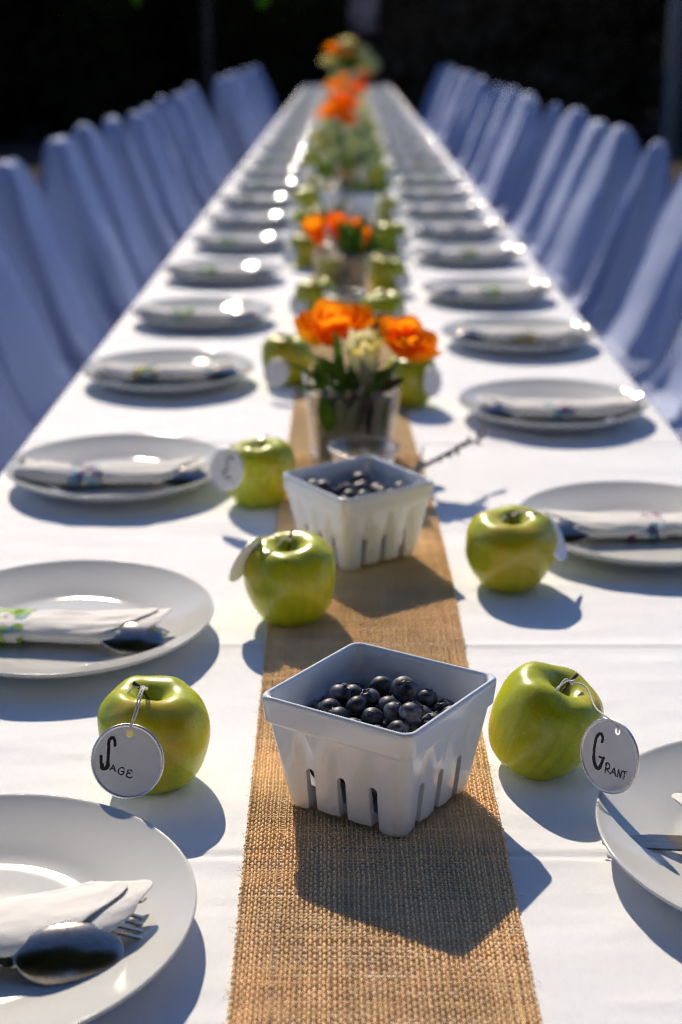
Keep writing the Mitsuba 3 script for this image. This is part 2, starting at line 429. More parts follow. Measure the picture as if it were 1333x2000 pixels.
v1, q1, u1 = threads(np.stack([xw, yy, zz], -1), thick, 0.00070, rng.uniform(0.25, 0.9, NF))
# warp
rows = np.linspace(0, NF - 1, 2 * NF - 1)
yr = np.interp(rows, np.arange(NF), yw)
xr = run_l(yr)[None] + (run_r(yr) - run_l(yr))[None] * s[:, None]
Yr = np.repeat(yr[None], NW, 0)
Yb = Yr + 0.010 * (meshkit.fbm(np.stack([xr * 9, Yr * 3, xr * 0], -1), 2, 8) - 0.5)
xr = xr + 0.0010 * (meshkit.noise(np.stack([xr * 300, Yr * 55, xr * 0], -1), 14) - 0.5)
zr = run_z(xr, Yb) - A * np.cos(np.pi * (rows[None] + np.arange(NW)[:, None]))
thick = 0.00082 * (0.75 + 0.5 * meshkit.noise(np.stack([xr * 300, Yr * 45, xr * 0], -1), 16)) * rng.uniform(0.85, 1.2, (NW, 1))
v2, q2, u2 = threads(np.stack([xr, Yb, zr], -1), thick, 0.00070, rng.uniform(0.35, 1.0, NW))
part(run, 'weave', ply((np.vstack([v1, v2]), np.vstack([q1, q2 + len(v1)])), 'jute_thread', True, uv=np.vstack([u1, u2])), kind='stuff')
fz = []
for i in range(380):                                    # loose fibres along both edges and a few over the face
    y = rng.uniform(YN0, 1.8); edge = rng.random() < 0.8
    sd = rng.choice([-1, 1])
    x = (run_l(y) if sd < 0 else run_r(y)) if edge else rng.uniform(run_l(y), run_r(y))
    d = np.array([sd * rng.uniform(0.3, 1), rng.normal(0, 0.8), rng.uniform(-0.1, 0.5)]) if edge else np.array([rng.normal(), rng.normal(), 0.5])
    L = rng.uniform(0.002, 0.006); p0 = np.array([x - 0.001 * sd * edge, y, float(run_z(np.array(x), np.array(y))) + 0.0004])
    e = rng.normal(0, 0.0012, 3)
    fz.append(tube([p0, p0 + d * L * 0.5 + e, p0 + d * L + 1.5 * e - [0, 0, 0.0012]], 0.00016, 3))
part(run, 'loose_fibres', ply(cat(fz), 'jute_far', True), kind='stuff')
yf = np.r_[np.arange(YN1 - 0.012, 5, 0.03), np.arange(5, 15.9, 0.1)]
sf = np.linspace(0, 1, 13)
Xf = run_l(yf)[:, None] + (run_r(yf) - run_l(yf))[:, None] * sf[None]
Yf = np.repeat(yf[:, None], 13, 1)
part(run, 'far_cloth', ply(sheet(np.stack([Xf, Yf, run_z(Xf, Yf)], -1).transpose(1, 0, 2), 0.001), 'jute_far', 50))

# ------------------------------------------------------------------ plates
PR = 0.1405


def plate_mesh(seg):
    upper = spline([(0, 0.0060), (0.03, 0.0060), (0.060, 0.0060), (0.079, 0.00605), (0.085, 0.0068), (0.091, 0.0088), (0.105, 0.0134), (0.124, 0.0196), (0.1375, 0.0252)], 40)
    lip = [(0.1392, 0.0262), (0.1405, 0.0258), (0.1407, 0.0246)]
    lower = spline([(0.1395, 0.0232), (0.125, 0.0148), (0.106, 0.0072), (0.088, 0.0030), (0.083, 0.0003)], 16)
    foot = [(0.0815, 0.0), (0.078, 0.0003), (0.0765, 0.0022), (0.04, 0.0026), (0, 0.0026)]
    return lathe(np.vstack([upper, lip, lower, foot]), seg)


PLATE_N, PLATE_F = ply(plate_mesh(160), 'porcelain', True), ply(plate_mesh(44), 'porcelain', True)
left_plates = [(-0.2345, 0.768), (-0.266, 1.249), (-0.290, 1.741), (-0.291, 2.290), (-0.284, 2.80), (-0.285, 3.32), (-0.275, 3.83), (-0.28, 4.30)]
right_plates = [(0.316, 0.862), (0.335, 1.525), (0.310, 2.070), (0.318, 2.590), (0.305, 3.06), (0.305, 3.60), (0.31, 4.08), (0.30, 4.55)]
y = 4.80
while y < 15.6:
    left_plates.append((-0.28 + 0.008 * math.sin(y * 5), y)); right_plates.append((0.305 + 0.008 * math.cos(y * 7), y + 0.22)); y += 0.5
left_plates = left_plates[:29]; right_plates = right_plates[:29]
for side, L in (('left', left_plates), ('right', right_plates)):
    for i, (x, yy_) in enumerate(L):
        k = thing('dinner_plate', f'white dinner plate, {ORD[i]} from the camera on the {side} side', 'plate', 'white dinner plates set along both sides of the table')
        add(k, PLATE_N if i < 4 else PLATE_F, T().translate([x, yy_, TZ + 0.0012]).rotate([0, 0, 1], 37 * i))


# ------------------------------------------------------------------ napkins rolled round cutlery
def napkin_mesh(seed, la=0.118, res=1):
    if not res: return napkin_layer(seed, la, res, -0.35, 2 * np.pi + 1.7, 0.0, 0.0)
    return cat([napkin_layer(seed, la, res, -0.35, 2 * np.pi + 1.7, 0.0, 0.0), napkin_layer(seed, la, res, 1.3, 4.6, 0.0013, 0.030)])


def napkin_layer(seed, la, res, t0, t1, lift, cut):
    """Rolled paper napkin along x, its mouth cut aslant at the +x end; z = 0 is the plate's face."""
    r = np.random.default_rng(seed)
    nu, nv = (34, 60) if res else (20, 32)
    u = np.linspace(0, 1, nu)[:, None]
    th = np.linspace(t0, t1, nv)[None, :]     # spiral: starts under, wraps up over the far side and down the near side
    turn = th / (2 * np.pi)
    ang = -np.pi / 2 + 0.25 + th                               # from below, round the far side (y > 0), over the top
    x1 = 0.074 + 0.044 * np.clip(np.cos(ang - 1.75), -0.75, 1) ** 1 + 0.004 * np.sin(5 * th + seed)
    x1 = x1 - cut * (1 + 0.8 * np.sin(1.3 * th + 2.0))
    x0 = -la + 0.006 * np.sin(2 * th + seed) + 0.6 * cut
    x = x0 + (x1 - x0) * u
    open_ = np.clip((x - 0.01) / 0.10, 0, 1)
    ry = 0.0255 + 0.0016 * turn + 0.006 * open_
    rz = 0.0082 + 0.0018 * turn - 0.0016 * open_
    ry = ry + lift; rz = rz + 1.6 * lift
    pinch = 1 - 0.12 * np.exp(-((x + 0.03) / 0.025) ** 2)
    yv = -np.cos(ang - np.pi / 2 + np.pi / 2) * 0 + ry * pinch * np.sign(np.cos(ang)) * np.abs(np.cos(ang)) ** 0.85
    zv = rz * pinch * np.sign(np.sin(ang)) * np.abs(np.sin(ang)) ** 0.9
    tip = np.clip((x - 0.075) / 0.045, 0, 1)
    yv = yv * (1 - 0.35 * tip) + 0.006 * tip
    P = np.stack([x + 0 * yv, yv, zv + 0.0115 + 0 * x], -1)
    P[..., 2] += 0.36 * np.clip(np.abs(P[..., 0]) - 0.055, 0, 1) ** 1.35
    N = meshkit.fbm(P * [28, 55, 55] + seed * 7.3, 3, seed) - 0.5
    P[..., 2] += 0.0036 * N + 0.0034 * np.abs(meshkit.noise(P * [16, 110, 110] + seed * 3.7, seed + 3) - 0.5) + 0.0016 * np.abs(meshkit.noise(P * [50, 70, 70] + seed, seed + 9) - 0.5); P[..., 1] += 0.002 * (meshkit.fbm(P * 40 + 3.1, 2, seed + 5) - 0.5)
    return sheet(P, 0.0007)


def band_mesh(seed, x0=-0.036, wdt=0.042):
    nv = 48
    th = np.linspace(0, 2 * np.pi * 1.04, nv)[None, :]
    x = (x0 + np.linspace(-0.5, 0.5, 6) * wdt)[:, None]
    ry, rz = 0.0280, 0.0108
    P = np.stack([x + 0 * th, ry * np.sign(np.cos(th)) * np.abs(np.cos(th)) ** 0.85 + 0 * x, rz * np.sign(np.sin(th)) * np.abs(np.sin(th)) ** 0.9 + 0.0118 + 0 * x], -1)
    P[..., 2] += 0.36 * np.clip(np.abs(P[..., 0]) - 0.055, 0, 1) ** 1.35
    P += (0.0012 * np.clip((th / (2 * np.pi) - 0.9), 0, 1) / 0.14)[..., None] * [0, 0, 1]
    return sheet(P, 0.0004)


def flatware(poly, thickness, zfun, res=0.004):
    m = m3.CrossSection([np.asarray(g.exterior.coords)[:-1] for g in [poly]] + [np.asarray(h.coords)[:-1] for h in poly.interiors], m3.FillRule.EvenOdd).extrude(thickness)
    m = m.refine_to_length(res)
    t = tri(m)
    t.vertices[:, 2] += zfun(t.vertices[:, 0], t.vertices[:, 1])
    return t


def ellipse(cx, a, b, n=48):
    g = np.linspace(0, 2 * np.pi, n, endpoint=False)
    return Polygon(np.stack([cx + a * np.cos(g), b * np.sin(g) * (1 + 0.16 * np.cos(g))], 1))


def spoon_mesh(res=0.0024):
    bowl = ellipse(0.088, 0.031, 0.0205)
    neck = Polygon([(-0.085, 0.007), (-0.02, 0.0042), (0.05, 0.003), (0.063, 0.006), (0.063, -0.006), (0.05, -0.003), (-0.02, -0.0042), (-0.085, -0.007)]).buffer(0.0006)
    p = union_all([bowl, neck]).buffer(0.0015).buffer(-0.0015)

    def z(x, y):                                          # lies back up
        q = np.clip(1 - ((x - 0.088) / 0.0325) ** 2 - (y / 0.021) ** 2, 0, 1)
        return 0.0095 * q ** 0.72 + 0.004 * np.exp(-((x - 0.045) / 0.022) ** 2)
    return flatware(p, 0.0013, z, res)


def fork_mesh():
    base = Polygon([(0.055, 0.004), (0.063, 0.0115), (0.082, 0.0120), (0.082, -0.0120), (0.063, -0.0115), (0.055, -0.004)]).buffer(0.002)
    neck = Polygon([(-0.08, 0.007), (-0.02, 0.004), (0.058, 0.0034), (0.058, -0.0034), (-0.02, -0.004), (-0.08, -0.007)]).buffer(0.0005)
    tines = [LineString([(0.080, c), (0.118, c * 1.02)]).buffer(0.0013) for c in (-0.0112, -0.0037, 0.0037, 0.0112)]
    p = union_all([base, neck] + tines)
    return flatware(p, 0.0015, lambda x, y: 0.006 * np.exp(-((x - 0.085) / 0.02) ** 2) - 60 * np.clip(x - 0.09, 0, 1) ** 2 * 0.1, 0.003)


def knife_mesh():
    p = Polygon([(-0.10, 0.0065), (0.0, 0.0055), (0.012, 0.008), (0.075, 0.0085), (0.098, 0.0055), (0.110, 0.0), (0.107, -0.0035), (0.012, -0.0055), (0.0, -0.0055), (-0.10, -0.0065)]).buffer(0.0008)
    return flatware(p, 0.0018, lambda x, y: 0 * x, 0.006)


def glint_handle_mesh():
    p = union_all([LineString([(0.098, 0), (0.110, 0)]).buffer(0.0088), LineString([(0.030, 0), (0.100, 0)]).buffer(0.0036)])
    m = m3.CrossSection([np.asarray(p.exterior.coords)[:-1]], m3.FillRule.EvenOdd).extrude(0.0028).refine_to_length(0.0025)
    t = tri(m)
    e = np.clip(1 - (t.vertices[:, 1] / 0.0100) ** 2, 0, 1)
    t.vertices[:, 2] += np.where(t.vertices[:, 2] > 0.0014, 0.0013 * e, 0)
    return t


GLINT_HANDLE = ply(glint_handle_mesh(), 'steel', 40)
NAP_F = {s_: [ply(mirror(napkin_mesh(q, res=0)) if s_ == 'right' else napkin_mesh(q, res=0), 'napkin_paper', True) for q in range(3)] for s_ in ('left', 'right')}
NAP = {s_: [ply(mirror(napkin_mesh(q)) if s_ == 'right' else napkin_mesh(q), 'napkin_paper', True) for q in range(3)] for s_ in ('left', 'right')}
BAND = {(s_, c): ply(mirror(band_mesh(1, -0.006)) if s_ == 'right' else band_mesh(1), c, True) for s_ in ('left', 'right') for c in ('print_green', 'print_blue', 'print_yellow')}
SPOON_F = {'left': ply(spoon_mesh(0.006), 'steel', 40), 'right': ply(mirror(spoon_mesh(0.006)), 'steel', 40)}
SPOON = {'left': ply(spoon_mesh(), 'steel', 40), 'right': ply(mirror(spoon_mesh()), 'steel', 40)}
FORK = {'left': ply(fork_mesh(), 'steel', 40), 'right': ply(mirror(fork_mesh()), 'steel', 40)}
KNIFE = {'left': ply(knife_mesh(), 'steel', 40), 'right': ply(mirror(knife_mesh()), 'steel', 40)}
tones = {'print_green': 'green', 'print_blue': 'blue and purple', 'print_yellow': 'yellow and teal'}
for side, L in (('left', left_plates), ('right', right_plates)):
    for i, (x, y_) in enumerate(L):
        c = ['print_green', 'print_green', 'print_blue', 'print_yellow', 'print_green'][i % 5] if side == 'left' else ['print_yellow', 'print_blue', 'print_blue', 'print_yellow', 'print_green'][i % 5]
        sg = 1 if side == 'left' else -1
        dy = [0.006, 0.0, -0.012, 0.004, -0.006][i % 5] - 0.012
        turn = [4, -2, 3, 5, -3, 1, -4][i % 7] * sg
        dx = 0.0
        if side == 'left' and i == 0: dx, dy, turn = -0.004, -0.020, 13
        if side == 'left' and i == 1: dx, dy, turn = -0.016, -0.018, -4
        if side == 'right' and i == 0: dx, dy, turn = 0.035, 0.010, -6
        if side == 'right' and i == 1: dx, dy, turn = -0.004, -0.004, 2
        if side == 'right' and i == 2: turn = -2
        base = T().translate([x + dx, y_ + dy, TZ + 0.0076]).rotate([0, 0, 1], turn)
        k = thing('napkin_roll', f'napkin rolled in a {tones[c]} band, {ORD[i]} plate on the {side}', 'napkin', 'rolled napkins lying on the plates')
        part(k, 'napkin', (NAP if i < 4 else NAP_F)[side][i % 3], base)
        part(k, 'paper_band', BAND[side, c], base, label=f'{tones[c]} printed paper band')
        if not (side == 'right' and i == 0):
            if side == 'right' or i == 0:
                q = thing('table_knife', f'knife {"with its handle" if side == "right" else "tip"} sticking out of the napkin on the {ORD[i]} plate, {side} side', 'knife', 'knives held by the napkins')
                if side == 'right':          # handle leans over the rim, tilted to throw a sun glint at the camera
                    hp = np.array([x + rnd.uniform(0.112, 0.126), y_ + rnd.uniform(-0.012, 0.008), TZ + 0.0285])
                    hn = unit(unit(SUN) + unit(CAM - hp)) + [rnd.uniform(-.10, .06), rnd.uniform(-.08, .06), 0]; hn = unit(hn)
                    hx = np.array([1, rnd.uniform(-.15, .2), 0]); hx = unit(hx - np.dot(hx, hn) * hn)
                    add(q, GLINT_HANDLE, frame(hp - hx * 0.102, hx, np.cross(hn, hx), hn))
                else:
                    add(q, KNIFE['left'], base @ T().translate([0.006, 0.010, 0.0145]).rotate([1, 0, 0], -8))
            b2 = base @ (T().translate([-0.027, -0.021, 0.0095]).scale(1.06) if i == 0 else T().translate([-0.002 * sg, -0.011, 0.0135])).rotate([0, 0, 1], -7 * sg).rotate([1, 0, 0], 42 if i == 0 else 28).rotate([0, 1, 0], 2 * sg)
            q = thing('spoon', f'spoon back up in the napkin on the {ORD[i]} plate, {side} side', 'spoon', 'spoons held by the napkins')
            add(q, (SPOON if i < 3 else SPOON_F)[side], b2)
            if i > 5: continue
            b3 = base @ T().translate([sg * 0.001, -0.006 if i == 0 else 0.001, 0.0100]).rotate([0, 0, 1], -2 * sg).rotate([0, 1, 0], 1 * sg)
            q = thing('fork', f'fork under the spoon in the napkin on the {ORD[i]} plate, {side} side', 'fork', 'forks held by the napkins')
            add(q, FORK[side], b3)
tip = at(1181, 1648, 0.985); q = thing('table_knife', 'steel knife with its blade over the rim of the nearest right plate', 'knife', 'knives held by the napkins')
kd = unit([1, 0.030, -0.055])
add(q, KNIFE['right'], frame(tip + kd * 0.109, kd, unit(np.cross([0, 0, 1], kd) + [0, 0, 0.16]), np.cross(kd, unit(np.cross([0, 0, 1], kd) + [0, 0, 0.16]))))


# ------------------------------------------------------------------ apples with name tags
def apple_mesh(seg, n, seed, R=1.0):
    r_ = np.random.default_rng(seed)
    pr_ = spline([(0.0, 0.012), (0.007, 0.0075), (0.014, 0.0015), (0.020, 0.0004), (0.0300, 0.0080), (0.0388, 0.025), (0.0420, 0.0455), (0.0400, 0.0610),
                  (0.0330, 0.0725), (0.0235, 0.0770), (0.0155, 0.0755), (0.0085, 0.0690), (0.0040, 0.0615), (0.0, 0.0585)], n)
    pr_[:, 0] = np.maximum(pr_[:, 0], 0); pr_[0, 0] = pr_[-1, 0] = 0
    t = np.linspace(0, 1, n)
    a = np.arange(seg + 1) * 2 * np.pi / seg
    ph = r_.uniform(0, 6)
    lob = (0.032 * np.exp(-((t - 0.14) / 0.13) ** 2) + 0.010 * np.exp(-((t - 0.70) / 0.14) ** 2))[:, None] * np.cos(5 * a + ph)[None]
    lop = 0.025 * np.cos(a + r_.uniform(0, 6)) + 0.018 * np.cos(2 * a + r_.uniform(0, 6))
    k = 1 + lob + lop[None]
    tilt = (0.0022 * np.cos(a + r_.uniform(0, 6)) + 0.0005 * np.cos(5 * a + ph))[None] * np.sin(np.pi * np.clip((t - 0.35) / 0.62, 0, 1))[:, None]
    v = np.stack([pr_[:, None, 0] * k * np.cos(a), pr_[:, None, 0] * k * np.sin(a), pr_[:, None, 1] + tilt], -1)
    v = v * (1 + 0.075 * (meshkit.fbm(v * 42 + seed * 5.7, 2, seed) - 0.5) * np.clip(v[..., 2] / 0.02, 0, 1))[..., None]
    uv = np.stack([np.broadcast_to(a / (2 * np.pi), (n, seg + 1)), np.broadcast_to(t[:, None], (n, seg + 1))], -1)
    q = grid_faces(n, seg + 1)
    # normals as of the closed surface
    P = v[:, :-1]
    du = np.roll(P, -1, 1) - np.roll(P, 1, 1); dv = np.gradient(P, axis=0)
    N = np.cross(du, dv); N = np.concatenate([N, N[:, :1]], 1)
    N[0] = [0, 0, -1]; N[-1] = [0, 0, 1]
    N /= np.linalg.norm(N, axis=2, keepdims=True) + 1e-15
    f = np.vstack([q[:, [0, 1, 2]], q[:, [0, 2, 3]]])
    name = meshkit.write_ply((v.reshape(-1, 3) * R, f), False, uv.reshape(-1, 2), None, normals=N.reshape(-1, 3))
    return {'type': 'ply', 'filename': name, 'face_normals': False, 'bsdf': {'type': 'ref', 'id': 'apple_skin'}}


APPLE_N = [apple_mesh(120, 90, q) for q in range(5)]
APPLE_F = [apple_mesh(36, 26, q) for q in range(3)]
stem_pts = [(0, 0, 0.057), (0.001, 0, 0.067), (0.005, 0.0005, 0.076), (0.0125, 0.001, 0.083)]
STEM = ply(cat([tube(spline(stem_pts, 9), np.linspace(0.0010, 0.0017, 9), 8)]), 'stem_wood', 45)


def place_apple(pos, mesh, label, tilt=(0, 0, 1), spin=0.0, R=1.0, W=1.0):
    k = thing('green_apple', label, 'apple', 'green apples set out as place cards')
    M = align(tilt, spin)
    tw = T().translate(list(pos)) @ T(M) @ T().scale([R * W, R * W, R])
    part(k, 'fruit', mesh, tw); part(k, 'stem', STEM, tw)
    return tw


TR = 0.0272
card = Point(0, 0).buffer(TR - 0.0012, 40).difference(Point(0, TR * 0.74).buffer(0.0026, 12))
CARD = ply(moved(trimesh.creation.extrude_polygon(card, 0.0006, engine='earcut'), t=[0, 0, -0.0003]), 'tag_card')
g_ = np.linspace(0, 2 * np.pi, 13)[:-1]
RIM = ply(lathe(np.stack([TR - 0.0011 + 0.0013 * np.cos(np.r_[g_, g_[0]]), 0.0009 * np.sin(np.r_[g_, g_[0]])], 1), 72), 'tag_rim', True)


def strokes(lines):
    """Handwriting: (points, width) in units of the tag's radius."""
    s_ = union_all([LineString(spline(p, 24) if len(p) > 2 else p).buffer(w_ / 2, 6) for p, w_ in lines])
    s_ = [g for g in getattr(s_, 'geoms', [s_])]
    m = cat([trimesh.creation.extrude_polygon(g, 0.01, engine='earcut') for g in s_])
    m.apply_scale([TR, TR, TR * 0.6]); m.apply_translation([0, 0, 0.00032])
    return m


def px(pts, c, rx, ry): return [((x - c[0]) / rx, (c[1] - y_) / ry) for x, y_ in pts]


sg_ = lambda p: px(p, (665, 632), 172, 200)
TEXT1 = strokes([(sg_([(600, 555), (597, 530), (585, 514), (574, 524), (571, 560), (574, 620), (573, 665), (562, 686), (549, 672), (542, 645), (540, 620)]), 0.085),
                 (sg_([(548, 665), (556, 684), (566, 682), (574, 655)]), 0.11),
                 (sg_([(588, 688), (602, 660)]), 0.036), (sg_([(602, 660), (614, 692)]), 0.036), (sg_([(594, 680), (612, 681)]), 0.034),
                 (sg_([(655, 674), (644, 668), (632, 676), (627, 690), (632, 702), (645, 706), (654, 698)]), 0.036), (sg_([(655, 698), (656, 688)]), 0.034), (sg_([(656, 688), (642, 689)]), 0.034),
                 (sg_([(693, 683), (682, 677), (670, 683), (674, 692), (684, 694)]), 0.036), (sg_([(684, 694), (670, 698), (668, 710), (680, 717), (694, 713)]), 0.036)])
gr_ = lambda p: px(p, (768, 602), 137, 192)
TEXT2 = strokes([(gr_([(719, 556), (716, 532), (705, 521), (695, 534), (692, 575), (699, 625), (712, 672), (728, 698), (741, 698), (748, 675), (748, 640)]), 0.085),
                 (gr_([(705, 650), (718, 682), (732, 698)]), 0.11), (gr_([(730, 637), (752, 627)]), 0.06), (gr_([(748, 640), (742, 698)]), 0.07),
                 (gr_([(768, 648), (774, 692)]), 0.04), (gr_([(764, 652), (780, 640), (786, 652), (772, 668)]), 0.038), (gr_([(772, 668), (792, 680)]), 0.038),
                 (gr_([(798, 682), (806, 642)]), 0.038), (gr_([(806, 642), (822, 674)]), 0.038), (gr_([(801, 668), (818, 662)]), 0.034),
                 (gr_([(829, 672), (826, 634)]), 0.038), (gr_([(826, 634), (843, 667)]), 0.038), (gr_([(843, 667), (841, 628)]), 0.038),
                 (gr_([(843, 628), (861, 619)]), 0.038), (gr_([(852, 624), (858, 660)]), 0.038)])
TEXT3 = strokes([([(0.30, 0.52), (0.12, 0.62), (-0.02, 0.50), (-0.02, 0.2), (0.02, -0.06), (-0.1, -0.12)], 0.10),
                 ([(-0.30, -0.34), (-0.14, -0.22), (-0.02, -0.36)], 0.06), ([(0.0, -0.30), (0.10, -0.44), (0.22, -0.30), (0.34, -0.46)], 0.06)])
TEXTM = [ply(t_, 'ink') for t_ in (TEXT1, TEXT2, TEXT3)]


def place_tag(c, normal, up, text, label, stem=None, via=None, scale=1.0, strands=2):
    k = thing('name_tag', label, 'name tag', 'round metal rimmed tags tied to the apples')
    n_ = unit(normal); u_ = unit(np.asarray(up, float) - np.dot(up, n_) * n_); x_ = np.cross(u_, n_)
    tw = frame(c, x_ * scale, u_ * scale, n_ * scale)
    part(k, 'card', CARD, tw); part(k, 'rim', RIM, tw)
    if text is not None:
        part(k, 'lettering', TEXTM[text], tw)
    if stem is not None:
        hole = c + u_ * TR * 0.74 * scale
        for s_ in range(strands):
            o = x_ * (0.0018 * (s_ - 0.5) if strands > 1 else 0)
            pts = [hole - n_ * 0.0008 - u_ * 0.001, hole + n_ * 0.0012 + u_ * 0.003 + o * 0.3] + [np.asarray(v_) + o for v_ in (via or [])] + [np.asarray(stem) + o * 0.3]
            part(k, 'string', ply(tube(spline(pts, 20), 0.00068 * (1 if scale == 1 else 1.1), 6), 'cotton_string', True))
        kn = [trimesh.creation.icosphere(2, 0.0019)] + [trimesh.creation.icosphere(1, 0.0012)]
        kn[1].apply_translation([0.0016, 0.0008, 0.0008])
        kn += [tube(spline([(0, 0, 0), (-0.004 - 0.002 * j, 0.002 * j - 0.002, 0.002), (-0.009, 0.004 * j - 0.004, -0.001 - 0.002 * j), (-0.013 + 0.002 * j, 0.005 * j - 0.006, -0.005)], 9), np.r_[[0.0006] * 7, 0.0011, 0.0014], 5) for j in range(2)]
        part(k, 'knot', ply(moved(cat(kn), t=np.asarray(stem)), 'cotton_string', True))
    return k


def P3(v): return np.array(v, float)


# nearest left apple, tag facing the camera
p1 = on(312, 1526)
tw = place_apple([p1[0], p1[1], TZ], APPLE_N[0], 'green apple beside the nearest left plate with a tall S tag leaning on it', (-0.06, 0.02, 1), 2.9, 1.0)
st = P3(tw @ mi.ScalarPoint3f(0.0065, 0.0006, 0.0785))
c1 = at(249, 1487, 1.035)
place_tag(c1, unit(np.array([-0.10, -0.93, 0.36])), [0.05, 0, 1], 0, 'round white tag lettered with a tall S and small capitals, left front apple', st, [at(264, 1396, 1.033), at(276, 1352, 1.041), at(284, 1343, 1.055)])
# nearest right apple, lying over with its stem to the right
p2 = on(1066, 1505)
tw = place_apple([p2[0] - 0.020, p2[1] + 0.008, TZ + 0.0005], APPLE_N[1], 'green apple tipped over beside the nearest basket with a tall G tag', (0.44, 0.03, 0.88), 0.9, 1.02)
st = at(1118, 1333, 1.066)
c2 = at(1191, 1477, 1.026)
place_tag(c2, unit(np.array([-0.76, -0.60, 0.20])), [0.06, -0.12, 1], 1, 'round white tag lettered with a tall G and small capitals, right front apple', st, [at(1166, 1385, 1.038), at(1150, 1348, 1.056)], strands=1)
# second pair
p3 = on(571, 1206)
tw = place_apple([p3[0], p3[1], TZ], APPLE_N[2], 'green apple standing on the runner between the two baskets', (-0.04, -0.06, 1), 1.2, 1.05, 1.04)
place_tag(at(480, 1093, 1.372), unit(np.array([-0.80, 0.40, 0.42])), [0.55, 0.1, 0.8], None, 'round tag seen edge-on against the apple between the baskets', P3(tw @ mi.ScalarPoint3f(0.003, 0, 0.078)), [at(520, 1046, 1.37)], 0.95)
p4 = on(992, 1141)
tw = place_apple([p4[0], p4[1], TZ], APPLE_N[3], 'green apple on the cloth in front of the second right plate', (0.05, -0.03, 1), 4.0, 0.99, 1.15)
place_tag(at(1083, 1050, 1.475), unit(np.array([0.80, -0.30, 0.50])), [-0.5, 0.2, 0.85], None, 'round tag half hidden behind the right side of the apple before the second right plate', P3(tw @ mi.ScalarPoint3f(0.003, 0, 0.078)), [at(1045, 1000, 1.47)], 0.95)
p5 = on(510, 983)
tw = place_apple([p5[0], p5[1], TZ], APPLE_N[4], 'green apple left of the second basket with a facing tag', (-0.03, 0.02, 1), 0.4, 1.01, 1.07)
place_tag(at(443, 916, 1.665), unit(np.array([-0.55, -0.80, 0.20])), [0.1, 0, 1], 2, 'round tag with dark handwriting left of the second basket', P3(tw @ mi.ScalarPoint3f(0.003, 0, 0.078)), [at(470, 872, 1.69)], 0.92)
p6 = on(560, 748)
place_apple([p6[0], p6[1], TZ], APPLE_N[0], 'green apple left behind the orange roses', (0.02, 0.0, 1), 3.0, 1.0)
place_tag(at(540, 728, 2.24), unit(np.array([-0.35, -0.85, 0.4])), [0.3, 0, 1], None, 'white tag under the apple left behind the orange roses', None, None, 0.8)
p7 = on(800, 790)
place_apple([p7[0], p7[1], TZ], APPLE_N[1], 'green apple right behind the orange roses', (0.02, 0.0, 1), 5.0, 1.0)
place_tag(at(846, 745, 2.16), unit(np.array([0.75, -0.60, 0.15])), [-0.05, 0, 1], None, 'white tag hanging right of the apple behind the orange roses', None, None, 0.85)
far_left = [(-0.058, 2.855), (-0.100, 3.50), (-0.105, 4.05), (-0.115, 4.55), (-0.10, 5.05), (-0.11, 5.6)]
far_right = [(0.073, 2.70), (0.091, 3.154), (0.115, 3.75), (0.115, 4.35), (0.11, 4.85), (0.12, 5.35)]
yy_ = 6.1
while yy_ < 15:
    far_left.append((-0.11 + 0.01 * math.sin(9 * yy_), yy_)); far_right.append((0.115 + 0.01 * math.cos(7 * yy_), yy_ - 0.2)); yy_ += 0.5
for side, L, o in (('left', far_left, 4), ('right', far_right, 3)):
    for i, (x, y_) in enumerate(L):
        if i > 2: x, y_ = x + rnd.uniform(-0.022, 0.022), y_ + rnd.uniform(-0.11, 0.11)
        k_ = i + (5 if side == 'left' else 4)
        place_apple([x, y_, TZ], APPLE_F[i % 3] if i > 1 else APPLE_N[i], f'small blurred green apple, {ORD[k_ - 1]} from the camera, {side} of the runner', (rnd.uniform(-.1, .1), rnd.uniform(-.1, .1), 1), rnd.uniform(0, 6), 1.0)
        if i < 6:
            sgn = -1 if side == 'left' else 1
            nrm = unit(np.array([0.2, -0.95, 0.25])) if (side, i) == ('right', 0) else unit(np.array([sgn * 0.7, -0.7, 0.25]))
            off = np.array([0.022, -0.043, 0.035]) if (side, i) == ('right', 0) else np.array([sgn * 0.036, -0.030, 0.032])
            place_tag(np.array([x, y_, TZ]) + off, nrm, [0, 0, 1], None, f'small white tag at the {ORD[k_ - 1]} apple on the {side} of the runner', None, None, 0.9)

# ------------------------------------------------------------------ ceramic berry baskets
def ring(hs, rc, n=256):
    """A rounded square of half side hs: points, outward normals, and each point's place u in [-1, 1] along its side."""
    per = 8 * (hs - rc) + 2 * np.pi * rc
    t = (np.arange(n) + 0.5) / n * per
    pts = np.zeros((n, 2)); nor = np.zeros((n, 2)); u = np.zeros(n)
    q = per / 4
    side = (t // q).astype(int); s_ = t % q
    arc = np.pi * rc / 2
    for i in range(n):
        d = s_[i]
        if d < arc:
            a = -np.pi / 4 + 0; a = d / rc - np.pi / 2
            p_, m_ = np.array([hs - rc + rc * np.cos(a), -(hs - rc) + rc * np.sin(a)]), np.array([np.cos(a), np.sin(a)])
        else:
            p_, m_ = np.array([hs, -(hs - rc) + d - arc]), np.array([1.0, 0])
        u[i] = p_[1] / hs if d >= arc else -9
        b = side[i] * np.pi / 2
        R = np.array([[np.cos(b), -np.sin(b)], [np.sin(b), np.cos(b)]])
        pts[i], nor[i] = R @ p_, R @ m_
    return pts, nor, u


